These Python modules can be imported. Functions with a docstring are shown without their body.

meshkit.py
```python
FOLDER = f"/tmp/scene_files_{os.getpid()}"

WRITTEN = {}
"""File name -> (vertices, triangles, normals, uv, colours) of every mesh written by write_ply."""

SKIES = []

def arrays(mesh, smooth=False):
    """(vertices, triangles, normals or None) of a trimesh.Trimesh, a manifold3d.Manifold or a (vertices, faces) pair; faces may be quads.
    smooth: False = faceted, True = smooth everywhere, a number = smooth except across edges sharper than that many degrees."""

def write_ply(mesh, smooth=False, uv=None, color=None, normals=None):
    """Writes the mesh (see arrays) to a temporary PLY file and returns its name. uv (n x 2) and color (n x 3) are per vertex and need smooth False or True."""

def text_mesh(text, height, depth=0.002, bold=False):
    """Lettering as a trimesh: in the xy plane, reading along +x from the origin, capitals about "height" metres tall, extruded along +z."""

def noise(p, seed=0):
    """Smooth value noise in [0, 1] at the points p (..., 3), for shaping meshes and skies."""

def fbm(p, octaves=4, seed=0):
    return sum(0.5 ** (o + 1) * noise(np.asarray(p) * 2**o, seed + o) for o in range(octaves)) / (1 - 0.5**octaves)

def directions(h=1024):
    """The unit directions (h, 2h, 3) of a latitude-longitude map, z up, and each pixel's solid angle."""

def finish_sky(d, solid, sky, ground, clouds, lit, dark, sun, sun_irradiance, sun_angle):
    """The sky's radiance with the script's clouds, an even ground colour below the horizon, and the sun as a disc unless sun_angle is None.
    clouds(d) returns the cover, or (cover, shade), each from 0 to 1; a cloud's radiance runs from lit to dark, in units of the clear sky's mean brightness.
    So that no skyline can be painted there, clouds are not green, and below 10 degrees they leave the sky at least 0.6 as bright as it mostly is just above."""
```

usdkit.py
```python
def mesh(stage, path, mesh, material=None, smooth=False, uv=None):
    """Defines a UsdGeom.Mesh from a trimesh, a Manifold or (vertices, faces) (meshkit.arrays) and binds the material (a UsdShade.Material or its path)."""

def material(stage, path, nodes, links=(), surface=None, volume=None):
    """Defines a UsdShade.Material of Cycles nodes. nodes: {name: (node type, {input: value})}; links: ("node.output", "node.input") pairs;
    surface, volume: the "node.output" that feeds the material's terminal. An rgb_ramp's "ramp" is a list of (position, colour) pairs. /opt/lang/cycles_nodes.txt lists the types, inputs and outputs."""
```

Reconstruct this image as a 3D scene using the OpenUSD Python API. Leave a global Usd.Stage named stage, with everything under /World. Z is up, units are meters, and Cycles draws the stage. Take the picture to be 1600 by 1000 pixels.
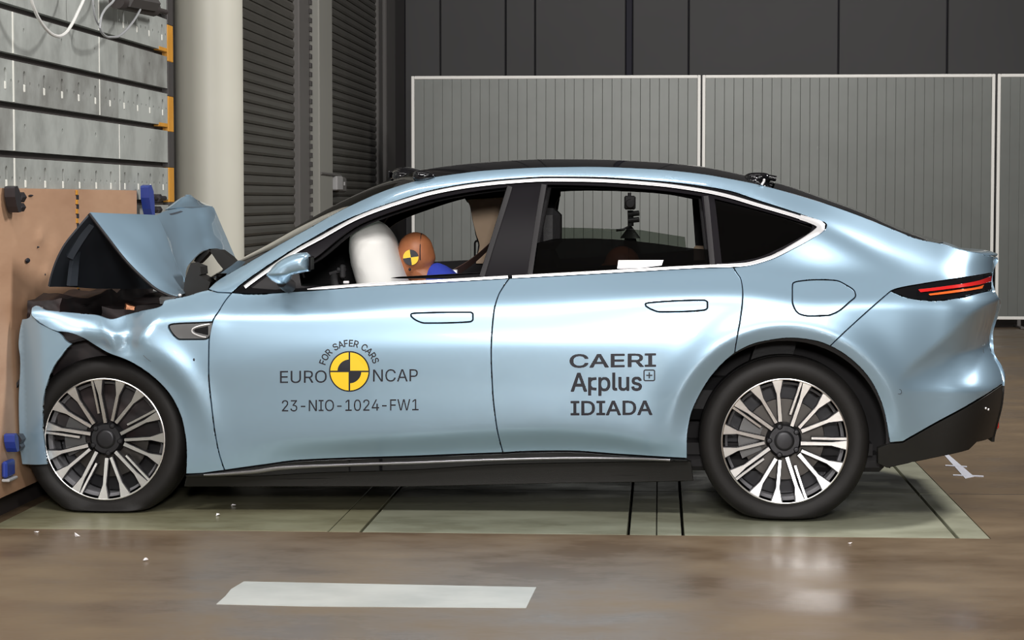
import math, random
import numpy as np
import trimesh
import manifold3d as m3
import shapely
from shapely.geometry import Polygon, LineString, Point
from scipy.interpolate import PchipInterpolator, RectBivariateSpline, CubicSpline
from scipy.ndimage import gaussian_filter
from scipy.spatial import Delaunay
import usdkit, meshkit
from pxr import Usd, UsdGeom, UsdLux, UsdShade, Sdf, Gf, Vt

rng = random.Random(7)
stage = Usd.Stage.CreateInMemory()
UsdGeom.SetStageUpAxis(stage, UsdGeom.Tokens.z)
UsdGeom.SetStageMetersPerUnit(stage, 1.0)
UsdGeom.Xform.Define(stage, '/World')

# ------------------------------------------------------------------ camera
FPX, DIST, HC = 3402.0, 9.0, 1.3366           # focal length in pixels of a 1600 wide frame, metres to the car's near side, lens height
TH = math.atan(188 / FPX); PS = math.atan(230 / FPX * math.cos(TH))
FW = np.array([-math.sin(PS) * math.cos(TH), math.cos(PS) * math.cos(TH), -math.sin(TH)])
RT = np.array([math.cos(PS), math.sin(PS), 0.0]); UP = np.cross(RT, FW)
EYE = np.array([0.0, -DIST, HC])
cam = UsdGeom.Camera.Define(stage, '/World/camera')
cam.CreateHorizontalApertureAttr(36.0); cam.CreateVerticalApertureAttr(22.5)
cam.CreateFocalLengthAttr(36.0 * FPX / 1600)
cam.CreateClippingRangeAttr(Gf.Vec2f(0.1, 200))
M = np.eye(4); M[0, :3], M[1, :3], M[2, :3], M[3, :3] = RT, UP, -FW, EYE
cam.AddTransformOp().Set(Gf.Matrix4d(*M.ravel().tolist()))
cam.CreateExposureAttr(0.0)

# ------------------------------------------------------------------ lights: the hall's lamp banks above the test pad, stand lights and an added cabin light
def rect_light(name, at, target, w, h, power, color=(1, 0.965, 0.94)):
    l = UsdLux.RectLight.Define(stage, '/World/' + name)
    l.CreateWidthAttr(w); l.CreateHeightAttr(h); l.CreateIntensityAttr(power / (w * h)); l.CreateColorAttr(Gf.Vec3f(*color))
    a, t = np.array(at, float), np.array(target, float)
    z = (a - t) / np.linalg.norm(a - t); x = np.cross([0, 1.0, 0.01], z); x /= np.linalg.norm(x); y = np.cross(z, x)
    m = np.eye(4); m[0, :3], m[1, :3], m[2, :3], m[3, :3] = x, y, z, a
    l.AddTransformOp().Set(Gf.Matrix4d(*m.ravel().tolist()))
LAMPS = [
    ('lamp_bank', (-3.0, -4.6, 5.2), (-0.8, 0.3, 0.6), 1.6, 0.9, 55),
    ('lamp_bank_001', (-0.9, -5.2, 5.2), (-0.6, 0.3, 0.6), 1.6, 0.9, 55),
    ('lamp_bank_002', (1.6, -5.2, 5.2), (0.5, 0.3, 0.6), 1.6, 0.9, 44),
    ('lamp_bank_003', (-0.9, 0.9, 6.2), (-0.9, 0.9, 0), 3.6, 0.25, 16),
    ('lamp_bank_004', (2.6, 7.0, 6.6), (2.2, 14.0, 1.0), 1.6, 0.9, 90),
    ('lamp_bank_005', (5.2, 2.4, 6.6), (-2.9, 1.6, 1.6), 1.6, 0.9, 230),
    ('lamp_stand_light', (-1.4, -9.8, 3.5), (-0.6, 0.0, 0.9), 1.2, 0.6, 30),
    ('lamp_stand_light_002', (0.2, -9.8, 2.3), (-0.4, 0.3, 1.1), 0.7, 0.5, 105),  # unseen low lamp, added to lift the dim far pillar trim
    ('lamp_stand_light_001', (1.4, -9.8, 3.5), (0.2, 0.0, 0.9), 1.2, 0.6, 30),
]
for a in LAMPS:
    rect_light(*a)
dome = UsdLux.DomeLight.Define(stage, '/World/dome')
dome.CreateIntensityAttr(0.15); dome.CreateColorAttr(Gf.Vec3f(0.9, 0.95, 1.0))

# ------------------------------------------------------------------ image-to-world helpers (all return real places on real planes)
def ray(px, py):
    return FW + RT * (px - 800) / FPX - UP * (py - 500) / FPX
def P(px, py, Y):
    d = ray(px, py); return EYE + d * (Y + DIST) / d[1]
def PX(px, py, X):
    d = ray(px, py); return EYE + d * X / d[0]
def PZ(px, py, Z=0.0):
    d = ray(px, py); return EYE + d * (Z - HC) / d[2]
def Pv(pts, Y):
    pts = np.asarray(pts, float); Y = np.broadcast_to(Y, len(pts))
    d = FW + RT * ((pts[:, 0] - 800) / FPX)[:, None] - UP * ((pts[:, 1] - 500) / FPX)[:, None]
    return EYE + d * ((Y + DIST) / d[:, 1])[:, None]

# ------------------------------------------------------------------ materials
def mat(name, color, rough=0.5, metal=0.0, coat=0.0, var=0.0, scale=8.0, bump=0.0, bscale=60.0, color2=None, spec=0.5, det=4.0, stretch=(1, 1, 1), rvar=0.0, ramp=(0.35, 0.65), coat_rough=0.03, sub=0.0):
    nodes = {'p': ('principled_bsdf', dict(base_color=color, roughness=rough, metallic=metal, coat_weight=coat, coat_roughness=coat_rough, specular_ior_level=spec))}
    links = []
    if var or color2 is not None or rvar:
        c2 = color2 if color2 is not None else tuple(c * (1 - var) for c in color)
        nodes |= {'tc': ('texture_coordinate', {}), 'mp': ('mapping', dict(scale=stretch)), 'n': ('noise_texture', dict(scale=scale, detail=det, roughness=0.6)),
                  'r': ('rgb_ramp', {'ramp': [(0, c2), (ramp[0], c2), (ramp[1], color), (1, color)]})}
        links += [('tc.object', 'mp.vector'), ('mp.vector', 'n.vector'), ('n.fac', 'r.fac'), ('r.color', 'p.base_color')]
        if rvar:
            nodes |= {'rr': ('rgb_ramp', {'ramp': [(0, (rough - rvar,) * 3), (0.4, (rough - rvar,) * 3), (0.65, (rough + rvar,) * 3), (1, (rough + rvar,) * 3)]})}
            links += [('n.fac', 'rr.fac'), ('rr.color', 'p.roughness')]
    if bump:
        nodes |= {'tb': ('texture_coordinate', {}), 'nb': ('noise_texture', dict(scale=bscale, detail=3.0)), 'b': ('bump', dict(strength=bump, distance=0.004))}
        links += [('tb.object', 'nb.vector'), ('nb.fac', 'b.height'), ('b.normal', 'p.normal')]
    return usdkit.material(stage, '/World/Looks/' + name, nodes, links, surface='p.BSDF')

def glass_mat(name, tint, refl=1.5, rough=0.02):
    return usdkit.material(stage, '/World/Looks/' + name, {
        't': ('transparent_bsdf', dict(color=tint)), 'g': ('glossy_bsdf', dict(color=(1, 1, 1), roughness=rough)), 'f': ('fresnel', dict(IOR=refl)), 'm': ('mix_closure', {})},
        [('f.fac', 'm.fac'), ('t.BSDF', 'm.closure1'), ('g.BSDF', 'm.closure2')], surface='m.closure')

UsdGeom.Scope.Define(stage, '/World/Looks')
PAINT = mat('car_paint', (0.315, 0.465, 0.59), rough=0.33, metal=0.58, coat=1.0)
BLACK_GLOSS = mat('black_gloss', (0.006, 0.006, 0.007), rough=0.05, spec=0.4)
SILL_TRIM = mat('sill_trim', (0.34, 0.34, 0.36), rough=0.32, metal=0.9)
BLACK_TRIM = mat('black_trim', (0.012, 0.011, 0.012), rough=0.45, spec=0.2)
BLACK_PLASTIC = mat('black_plastic', (0.014, 0.0135, 0.0125), rough=0.5, spec=0.25, bump=0.15, bscale=300)
PILLAR_BLACK = mat('pillar_black', (0.012, 0.011, 0.013), rough=0.35, spec=0.06)
DARK = mat('dark_void', (0.012, 0.011, 0.012), rough=0.8)
CHROME = mat('satin_chrome', (0.86, 0.86, 0.87), rough=0.36, metal=0.7)
SILVER = mat('machined_alloy', (0.72, 0.71, 0.69), rough=0.28, metal=1.0)
ALLOY_DARK = mat('dark_alloy', (0.03, 0.03, 0.033), rough=0.35, metal=0.6)
BARREL = mat('rim_barrel', (0.34, 0.34, 0.36), rough=0.35, metal=0.4)
RUBBER = mat('tyre_rubber', (0.0095, 0.0085, 0.008), rough=0.6, spec=0.3, var=0.25, scale=12, bump=0.1, bscale=120)
DISC = mat('brake_steel', (0.07, 0.065, 0.06), rough=0.4, metal=0.9)
CALIPER = mat('caliper_grey', (0.12, 0.12, 0.12), rough=0.4, metal=0.5)
RED_LENS = mat('red_lens', (0.55, 0.015, 0.015), rough=0.15, coat=1.0)
ORANGE_LENS = mat('orange_lens', (0.75, 0.12, 0.02), rough=0.15, coat=1.0)
WHITE_LENS = mat('clear_lens', (0.7, 0.7, 0.72), rough=0.15, metal=0.6)
INK = mat('decal_black', (0.008, 0.009, 0.016), rough=0.5)
YELLOW = mat('decal_yellow', (0.85, 0.56, 0.02), rough=0.45)
TINT = glass_mat('tinted_glass', (0.035, 0.035, 0.04))
PRIVACY = glass_mat('privacy_glass', (0.02, 0.02, 0.022))
FARTINT = glass_mat('green_tinted_glass', (0.34, 0.38, 0.33))
SCREEN_GLASS = glass_mat('windscreen_glass', (0.45, 0.5, 0.48))
LINER = mat('headliner', (0.026, 0.025, 0.027), rough=0.85, bump=0.2, bscale=400)
INTERIOR = mat('interior_dark', (0.035, 0.034, 0.036), rough=0.7)
SEAT = mat('seat_dark', (0.009, 0.009, 0.010), rough=0.65, bump=0.3, bscale=80)
BEIGE = mat('beige_trim', (0.85, 0.63, 0.44), rough=0.6, var=0.1, scale=5)
AIRBAG = mat('airbag_cloth', (0.80, 0.80, 0.77), rough=0.75, bump=0.35, bscale=18)
BELT = mat('belt_webbing', (0.13, 0.075, 0.06), rough=0.6)
VINYL = mat('dummy_vinyl', (0.42, 0.15, 0.06), rough=0.5, var=0.3, scale=7)
BLUECLOTH = mat('blue_cloth', (0.025, 0.05, 0.42), rough=0.8, bump=0.4, bscale=60)
PLAIN_WHITE = mat('plain_white', (0.9, 0.88, 0.9), rough=0.5)
HOODIN = mat('bonnet_underside', (0.05, 0.06, 0.075), rough=0.45, metal=0.2)
ENGINE = mat('engine_bay', (0.022, 0.011, 0.011), rough=0.6, color2=(0.008, 0.006, 0.007), scale=9, metal=0.2)
COPPER = mat('copper_bracket', (0.22, 0.09, 0.04), rough=0.4, metal=0.6)

CONCRETE = mat('floor_concrete', (0.150, 0.108, 0.064), rough=0.40, spec=0.35, color2=(0.088, 0.056, 0.033), scale=1.5, det=9, stretch=(0.8, 1.2, 1), rvar=0.12, bump=0.05, bscale=25, ramp=(0.3, 0.68))
PLATE = mat('track_plate', (0.26, 0.255, 0.165), rough=0.36, color2=(0.19, 0.175, 0.105), scale=2.2, det=7, stretch=(0.7, 1.3, 1), rvar=0.1)
PLATE2 = mat('track_plate_pale', (0.29, 0.30, 0.225), rough=0.36, color2=(0.215, 0.215, 0.15), scale=2.2, det=7, stretch=(0.7, 1.3, 1), rvar=0.1)
PIT = mat('track_groove', (0.02, 0.018, 0.016), rough=0.9)
WHITEPAINT = mat('marking_white', (0.40, 0.41, 0.385), rough=0.45, color2=(0.32, 0.33, 0.31), scale=3.5, det=6, bump=0.08, bscale=30)
TAPE = mat('clear_tape', (0.62, 0.64, 0.72), rough=0.25)
STEEL = mat('barrier_steel', (0.48, 0.51, 0.485), rough=0.42, metal=0.3, color2=(0.26, 0.275, 0.26), scale=3.0, det=9, bump=0.06, bscale=40, ramp=(0.28, 0.6))
STEEL2 = mat('barrier_steel_worn', (0.40, 0.42, 0.40), rough=0.42, metal=0.3, color2=(0.20, 0.20, 0.185), scale=4.0, det=9, bump=0.06, bscale=40, ramp=(0.3, 0.62))
BARRIERCORE = mat('barrier_core', (0.028, 0.022, 0.021), rough=0.7)
WELD = mat('weld_seam', (0.62, 0.63, 0.58), rough=0.5)
PLY = mat('plywood', (0.46, 0.285, 0.18), rough=0.55, color2=(0.37, 0.215, 0.13), scale=2.0, det=6, stretch=(1, 0.6, 2.5), bump=0.05, bscale=20)
HAZ_Y = mat('hazard_yellow', (0.58, 0.27, 0.03), rough=0.5, var=0.15)
HAZ_K = mat('hazard_black', (0.05, 0.046, 0.045), rough=0.5)
CLAMPBLUE = mat('clamp_blue', (0.015, 0.04, 0.26), rough=0.45, coat=0.3)
CLAMPDARK = mat('clamp_steel', (0.05, 0.045, 0.05), rough=0.4, metal=0.7)
COLUMN = mat('column_paint', (0.53, 0.525, 0.455), rough=0.45, var=0.06, scale=1.2)
SHUTTER = mat('shutter_slat', (0.115, 0.11, 0.095), rough=0.4, metal=0.5, var=0.2, scale=1.5)
FRAME = mat('door_frame_grey', (0.25, 0.25, 0.225), rough=0.5)
FRAMED = mat('dark_frame', (0.11, 0.105, 0.10), rough=0.5)
WALL = mat('hall_wall', (0.135, 0.13, 0.125), rough=0.7)
WALLPANEL = mat('hall_wall_panel', (0.078, 0.078, 0.080), rough=0.6, var=0.1, scale=0.4)
GAPDARK = mat('wall_gap', (0.02, 0.02, 0.035), rough=0.7)
SHEET = mat('screen_strip', (0.16, 0.172, 0.162), rough=0.35, metal=0.2, var=0.1, scale=2.0)
WHITEFRAME = mat('screen_frame_white', (0.88, 0.88, 0.84), rough=0.35)
CABLE_W = mat('cable_white', (0.62, 0.62, 0.6), rough=0.35)
CABLE_G = mat('cable_grey', (0.30, 0.31, 0.32), rough=0.3)
BOXGREY = mat('junction_grey', (0.36, 0.36, 0.36), rough=0.5)
CAMBLACK = mat('camera_black', (0.006, 0.006, 0.0065), rough=0.5, spec=0.2)

# ------------------------------------------------------------------ stage helpers
USED = {}
def path_for(parent, name):
    base = ('/World/' if parent is None else str(parent.GetPath()) + '/') + name
    n = USED.get(base, 0); USED[base] = n + 1
    return base if n == 0 else f'{base}_{n:03d}'
def obj(name, mesh, material, parent=None, smooth=30, label=None, kind=None):
    nv = getattr(mesh, 'nrm', None)
    m = usdkit.mesh(stage, path_for(parent, name), mesh, material, smooth=False if nv is not None else smooth)
    if nv is not None:
        m.CreateNormalsAttr(Vt.Vec3fArray.FromNumpy(np.ascontiguousarray(nv, dtype=np.float32))); m.SetNormalsInterpolation('vertex')
    p = m.GetPrim()
    m.CreateDoubleSidedAttr(True)
    if label: p.SetCustomDataByKey('label', label)
    if kind: p.SetCustomDataByKey('kind', kind)
    return p
def tag(p, label, cat, group=None, kind=None):
    p.SetCustomDataByKey('label', label); p.SetCustomDataByKey('category', cat)
    if group: p.SetCustomDataByKey('group', group)
    if kind: p.SetCustomDataByKey('kind', kind)
    return p
def thing(name, label, cat, group=None):
    p = UsdGeom.Xform.Define(stage, path_for(None, name)).GetPrim()
    return tag(p, label, cat, group)
def struct(name, mesh, material, parent=None, smooth=30):
    return obj(name, mesh, material, parent, smooth, kind='structure' if parent is None else None)

# ------------------------------------------------------------------ mesh helpers
def cat(ms):
    return trimesh.util.concatenate([x if isinstance(x, trimesh.Trimesh) else trimesh.Trimesh(*x, process=False) for x in ms])
def box(lo, hi):
    lo, hi = np.minimum(lo, hi), np.maximum(lo, hi)
    b = trimesh.creation.box(hi - lo); b.apply_translation((lo + hi) / 2); return b
def cbox(lo, hi, c=0.006):
    """a box with chamfered edges"""
    lo, hi = np.minimum(lo, hi).astype(float), np.maximum(lo, hi).astype(float)
    c = min(c, 0.45 * (hi - lo).min()); pts = []
    for sx in (0, 1):
        for sy in (0, 1):
            for sz in (0, 1):
                q = np.where([sx, sy, sz], hi, lo); s = np.where([sx, sy, sz], -c, c)
                for k in range(3):
                    r = q.copy() + s; r[k] = q[k]; pts.append(r)
    return trimesh.convex.convex_hull(np.array(pts))
def tube(pts, r, n=10, closed=False):
    pts = np.asarray(pts, float); m = len(pts); rr = np.broadcast_to(r, m)
    t = np.gradient(pts, axis=0); t /= np.linalg.norm(t, axis=1, keepdims=True)
    ref = np.array([0, 0, 1.0]) if abs(t[0][2]) < 0.9 else np.array([1.0, 0, 0])
    V = []
    for i in range(m):
        a = np.cross(t[i], ref); a /= np.linalg.norm(a); b = np.cross(t[i], a); ref = np.cross(a, t[i])
        ang = np.arange(n) * 2 * np.pi / n
        V.append(pts[i] + rr[i] * (np.cos(ang)[:, None] * a + np.sin(ang)[:, None] * b))
    V = np.vstack(V); F = []
    for i in range(m - 1):
        for k in range(n):
            a, b, c, d = i * n + k, i * n + (k + 1) % n, (i + 1) * n + (k + 1) % n, (i + 1) * n + k
            F += [[a, b, c], [a, c, d]]
    for k in range(1, n - 1):
        F += [[0, k, k + 1], [(m - 1) * n, (m - 1) * n + k + 1, (m - 1) * n + k]]
    mesh = trimesh.Trimesh(V, F, process=False); mesh.fix_normals(); return mesh
def lathe_y(prof, n=96, c=(0, 0, 0)):
    """prof: (radius, y) pairs turned about the y axis"""
    prof = np.asarray(prof, float); ang = np.arange(n) * 2 * np.pi / n
    V = np.stack([np.outer(np.cos(ang), prof[:, 0]), np.broadcast_to(prof[:, 1], (n, len(prof))), np.outer(np.sin(ang), prof[:, 0])], -1)
    m = len(prof); F = []
    for i in range(n):
        for j in range(m - 1):
            a, b, cc, d = i * m + j, ((i + 1) % n) * m + j, ((i + 1) % n) * m + j + 1, i * m + j + 1
            F += [[a, b, cc], [a, cc, d]]
    return trimesh.Trimesh(V.reshape(-1, 3) + np.array(c), F, process=False)
def cyl(a, b, r, n=20, r2=None):
    return tube([a, b], [r, r if r2 is None else r2], n)
def grid_mesh(G):
    a, b = G.shape[:2]; idx = np.arange(a * b).reshape(a, b)
    q = np.stack([idx[:-1, :-1], idx[1:, :-1], idx[1:, 1:], idx[:-1, 1:]], -1).reshape(-1, 4)
    return G.reshape(-1, 3), np.vstack([q[:, [0, 1, 2]], q[:, [0, 2, 3]]])
def shell(G, t):
    """thick sheet from a grid of points; t is the thickness, along minus the grid normal"""
    du = np.gradient(G, axis=0); dv = np.gradient(G, axis=1); n = np.cross(du, dv); n /= np.maximum(np.linalg.norm(n, axis=2, keepdims=True), 1e-9)
    H = G - n * t
    v1, f1 = grid_mesh(G); v2, f2 = grid_mesh(H); N = len(v1); a, b = G.shape[:2]; idx = np.arange(N).reshape(a, b)
    ring = np.concatenate([idx[:, 0], idx[-1, 1:], idx[-2::-1, -1], idx[0, -2:0:-1]])
    nx = np.roll(ring, -1)
    rim = np.vstack([np.stack([ring, nx, nx + N], 1), np.stack([ring, nx + N, ring + N], 1)])
    # rim vertices are kept apart so that the edge stays sharp under smoothing
    return trimesh.Trimesh(np.vstack([v1, v2]), np.vstack([f1, f2[:, ::-1] + N, rim[:, ::-1]]), process=False)
def curve(pts, step=3.0):
    """a smooth curve through image points, resampled"""
    pts = np.asarray(pts, float)
    d = np.r_[0, np.cumsum(np.hypot(*np.diff(pts, axis=0).T))]
    n = max(2, int(d[-1] / step)); s = np.linspace(0, d[-1], n + 1)
    if len(pts) == 2:
        return np.stack([np.interp(s, d, pts[:, 0]), np.interp(s, d, pts[:, 1])], 1)
    return np.stack([PchipInterpolator(d, pts[:, 0])(s), PchipInterpolator(d, pts[:, 1])(s)], 1)
def loop(*parts):
    out = [np.asarray(parts[0], float)]
    for p in parts[1:]:
        p = np.asarray(p, float)
        if np.hypot(*(p[0] - out[-1][-1])) < 0.5: p = p[1:]
        if len(p): out.append(p)
    q = np.vstack(out)
    return q[:-1] if np.hypot(*(q[0] - q[-1])) < 0.5 else q
def extrude(poly, depth):
    return trimesh.creation.extrude_polygon(poly, depth, engine='earcut')
def tri_poly(poly, h):
    def ring(c):
        c = np.asarray(c)[:-1]; out = []
        for a, b in zip(c, np.roll(c, -1, 0)):
            n = max(1, int(math.ceil(np.hypot(*(b - a)) / h)))
            out += [a + (b - a) * k / n for k in range(n)]
        return out
    B = ring(poly.exterior.coords)
    for i in poly.interiors: B += ring(i.coords)
    B = np.array(B); x0, z0, x1, z1 = poly.bounds
    xs = np.arange(x0, x1, h); zs = np.arange(z0, z1, h * 0.866)
    X, Z = np.meshgrid(xs, zs); X = X + (np.arange(len(zs)) % 2)[:, None] * h / 2
    q = np.stack([X.ravel(), Z.ravel()], 1); inner = poly.buffer(-0.5 * h)
    if not inner.is_empty:
        q = q[shapely.contains_xy(inner, q[:, 0], q[:, 1])]; V = np.vstack([B, q])
    else: V = B
    V = np.unique(np.round(V, 6), axis=0)
    T = Delaunay(V).simplices; c = V[T].mean(1)
    T = T[shapely.contains_xy(poly.buffer(1e-6), c[:, 0], c[:, 1])]
    a, b, c = V[T[:, 0]], V[T[:, 1]], V[T[:, 2]]
    ar = (b[:, 0] - a[:, 0]) * (c[:, 1] - a[:, 1]) - (b[:, 1] - a[:, 1]) * (c[:, 0] - a[:, 0])
    T[ar < 0] = T[ar < 0][:, ::-1]; T = T[np.abs(ar) > 1e-10]
    return V, T

# ------------------------------------------------------------------ the car's side surface: depth Y over (x, z), from stations across its length
# each station: image column, then (image row, depth) from sill to roof edge
ST = [
    (-20, [(770, .08), (735, .055), (690, .035), (620, .015), (560, -.005), (510, -.012), (485, .004), (472, .05), (458, .14)]),
    (60,  [(770, .08), (735, .05), (690, .03), (620, .01), (560, -.008), (515, -.016), (482, .002), (470, .05), (456, .14)]),
    (175, [(770, .10), (738, .065), (690, .045), (620, .025), (565, .012), (528, .02), (495, .075), (478, .13), (462, .22)]),
    (250, [(765, .11), (741, .065), (690, .045), (620, .022), (560, .006), (512, .012), (472, .08), (462, .12), (448, .20)]),
    (330, [(762, .12), (738, .07), (692, .045), (620, .02), (560, .004), (505, .010), (462, .08), (450, .105), (438, .19)]),
    (365, [(760, .12), (733, .075), (688, .045), (620, .02), (560, .003), (503, .016), (457, .098), (447, .112), (424, .19)]),
    (480, [(760, .13), (719, .096), (683, .043), (615, .018), (552, .002), (500, .022), (453, .112), (377, .21), (357, .275)]),
    (640, [(760, .14), (713, .104), (675, .037), (610, .014), (547, .0), (494, .024), (437, .120), (309, .31), (286, .375)]),
    (850, [(760, .14), (706, .108), (666, .034), (602, .010), (542, -.002), (488, .024), (427, .122), (278, .335), (261, .40)]),
    (950, [(758, .13), (706, .098), (674, .036), (605, .010), (542, -.003), (482, .022), (421, .122), (279, .335), (262, .40)]),
    (1050, [(756, .10), (715, .065), (690, .036), (620, .010), (545, -.005), (476, .016), (417, .118), (287, .33), (267, .40)]),
    (1150, [(756, .07), (716, .040), (690, .025), (625, .002), (548, -.012), (474, .008), (414, .115), (304, .315), (281, .39)]),
    (1291, [(756, .08), (716, .045), (690, .03), (625, .006), (548, -.010), (482, .012), (425, .115), (352, .215), (318, .37)]),
    (1400, [(760, .12), (716, .080), (690, .06), (640, .035), (560, .012), (488, .028), (430, .12), (395, .20), (360, .355)]),
    (1480, [(760, .15), (716, .11), (690, .09), (640, .065), (560, .045), (493, .05), (440, .13), (415, .20), (384, .33)]),
    (1600, [(760, .17), (716, .13), (690, .11), (640, .085), (560, .06), (500, .065), (455, .11), (430, .18), (400, .30)]),
]
TAIL = PchipInterpolator([380, 400, 415, 438, 456, 470, 490, 525, 550, 575, 595, 630, 660, 690, 770], [1565, 1562, 1556, 1552, 1556, 1563, 1560, 1552, 1554, 1566, 1571, 1568, 1561, 1554, 1548])
GX = np.arange(-2.95, 1.75, 0.005); GZ = np.arange(0.05, 1.62, 0.005)
_sx = np.array([P(s[0], 500, 0.05)[0] for s in ST])
_z = np.array([[P(s[0], py, y)[2] for py, y in s[1]] for s in ST]); _y = np.array([[y for _, y in s[1]] for s in ST])
_z = np.hstack([_z, _z[:, -1:] + .05, _z[:, -1:] + .12]); _y = np.hstack([_y, _y[:, -1:] + .10, _y[:, -1:] + .26])
_zi = PchipInterpolator(_sx, _z, axis=0)(np.clip(GX, _sx[0], _sx[-1])); _yi = PchipInterpolator(_sx, _y, axis=0)(np.clip(GX, _sx[0], _sx[-1]))
TAB = np.zeros((len(GX), len(GZ)))
for i in range(len(GX)):
    f = PchipInterpolator(_zi[i], _yi[i]); zz = np.clip(GZ, _zi[i][0], _zi[i][-1])
    TAB[i] = f(zz)
TAB = gaussian_filter(TAB, (4, 2.2))
gx, gz = np.meshgrid(GX, GZ, indexing='ij')
# flared wheel arches
def arch(cx, cz, r, amp, wd):
    global TAB
    d = np.hypot(gx - cx, gz - cz)
    TAB = TAB - amp * np.exp(-((d - r) / wd) ** 2) * np.clip((gz - 0.30) / 0.25, 0, 1)
    TAB = TAB + 0.9 * amp * np.clip((r - d) / 0.06, 0, 1.2) * (d < r + 0.01) * np.clip((gz - 0.30) / 0.25, 0, 1)
arch(0.523, 0.345, 0.475, 0.020, 0.07)
arch(-2.357, 0.325, 0.455, 0.014, 0.06)
# tail: the flank turns round the rear corner
_tz = np.array([P(1560, py, 0.4)[2] for py in range(380, 771, 5)]); _tx = np.array([P(float(TAIL(py)), py, 0.42)[0] for py in range(380, 771, 5)])
XR = gaussian_filter(np.interp(GZ, _tz[::-1], _tx[::-1]), 3.0)
t = np.clip((gx - (XR[None, :] - 0.30)) / 0.30, 0, 1.2)
TAB = TAB + 0.34 * t ** 3
# crease of the rear bumper: behind it the surface faces backwards
cr = [P(*q, 0.1) for q in ((1400, 592), (1416, 574), (1477, 526), (1509, 496), (1530, 482), (1566, 468))]
cl = LineString([(p[0], p[2]) for p in cr]); a0, a1 = np.array(cl.coords[0]), np.array(cl.coords[-1])
zc = np.array([p[2] for p in cr]); xc = np.array([p[0] for p in cr])
dxr = gx - np.interp(gz, zc, xc)
gate = np.clip((gz - P(1550, 602, .3)[2]) / 0.15, 0, 1) * np.clip((P(1550, 466, .3)[2] - gz) / 0.03, 0, 1)
TAB = TAB + gaussian_filter(0.50 * np.clip(dxr, 0, 0.30) * gate, 1.2)
# crumpled front wing: a sharp fold, a hollow behind it and a second faint fold
f0, f1 = P(174, 498, .05), P(178, 541, .03)
xf = np.interp(gz, [f1[2], f0[2]], [f1[0], f0[0]])
up = np.clip((gz - P(170, 556, .03)[2]) / 0.05, 0, 1)
TAB = TAB + up * (-0.013 * np.exp(-((gx - xf) / 0.026) ** 2) + 0.021 * np.exp(-((gx - xf - 0.075) / 0.045) ** 2) + 0.20 * np.clip(xf - gx, 0, 0.12) * (gx < xf) - 0.25 * np.clip(gz - f1[2], -.03, 0.12) * np.clip((xf - gx) / .03, 0, 1))
s0, s1 = P(212, 538, .02), P(242, 498, .02)
dd = ((gx - s0[0]) * (s1[2] - s0[2]) - (gz - s0[2]) * (s1[0] - s0[0])) / math.hypot(s1[0] - s0[0], s1[2] - s0[2])
al = ((gx - s0[0]) * (s1[0] - s0[0]) + (gz - s0[2]) * (s1[2] - s0[2])) / math.hypot(s1[0] - s0[0], s1[2] - s0[2]) ** 2
TAB = TAB - 0.010 * np.exp(-(dd / 0.014) ** 2) * np.exp(-((al - 0.5) / 0.55) ** 4)
TAB = gaussian_filter(TAB, 1.5)
SPL = RectBivariateSpline(GX, GZ, TAB, kx=2, ky=2)
def YF(x, z):
    return SPL.ev(np.clip(x, GX[0], GX[-1]), np.clip(z, GZ[0], GZ[-1]))
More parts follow.
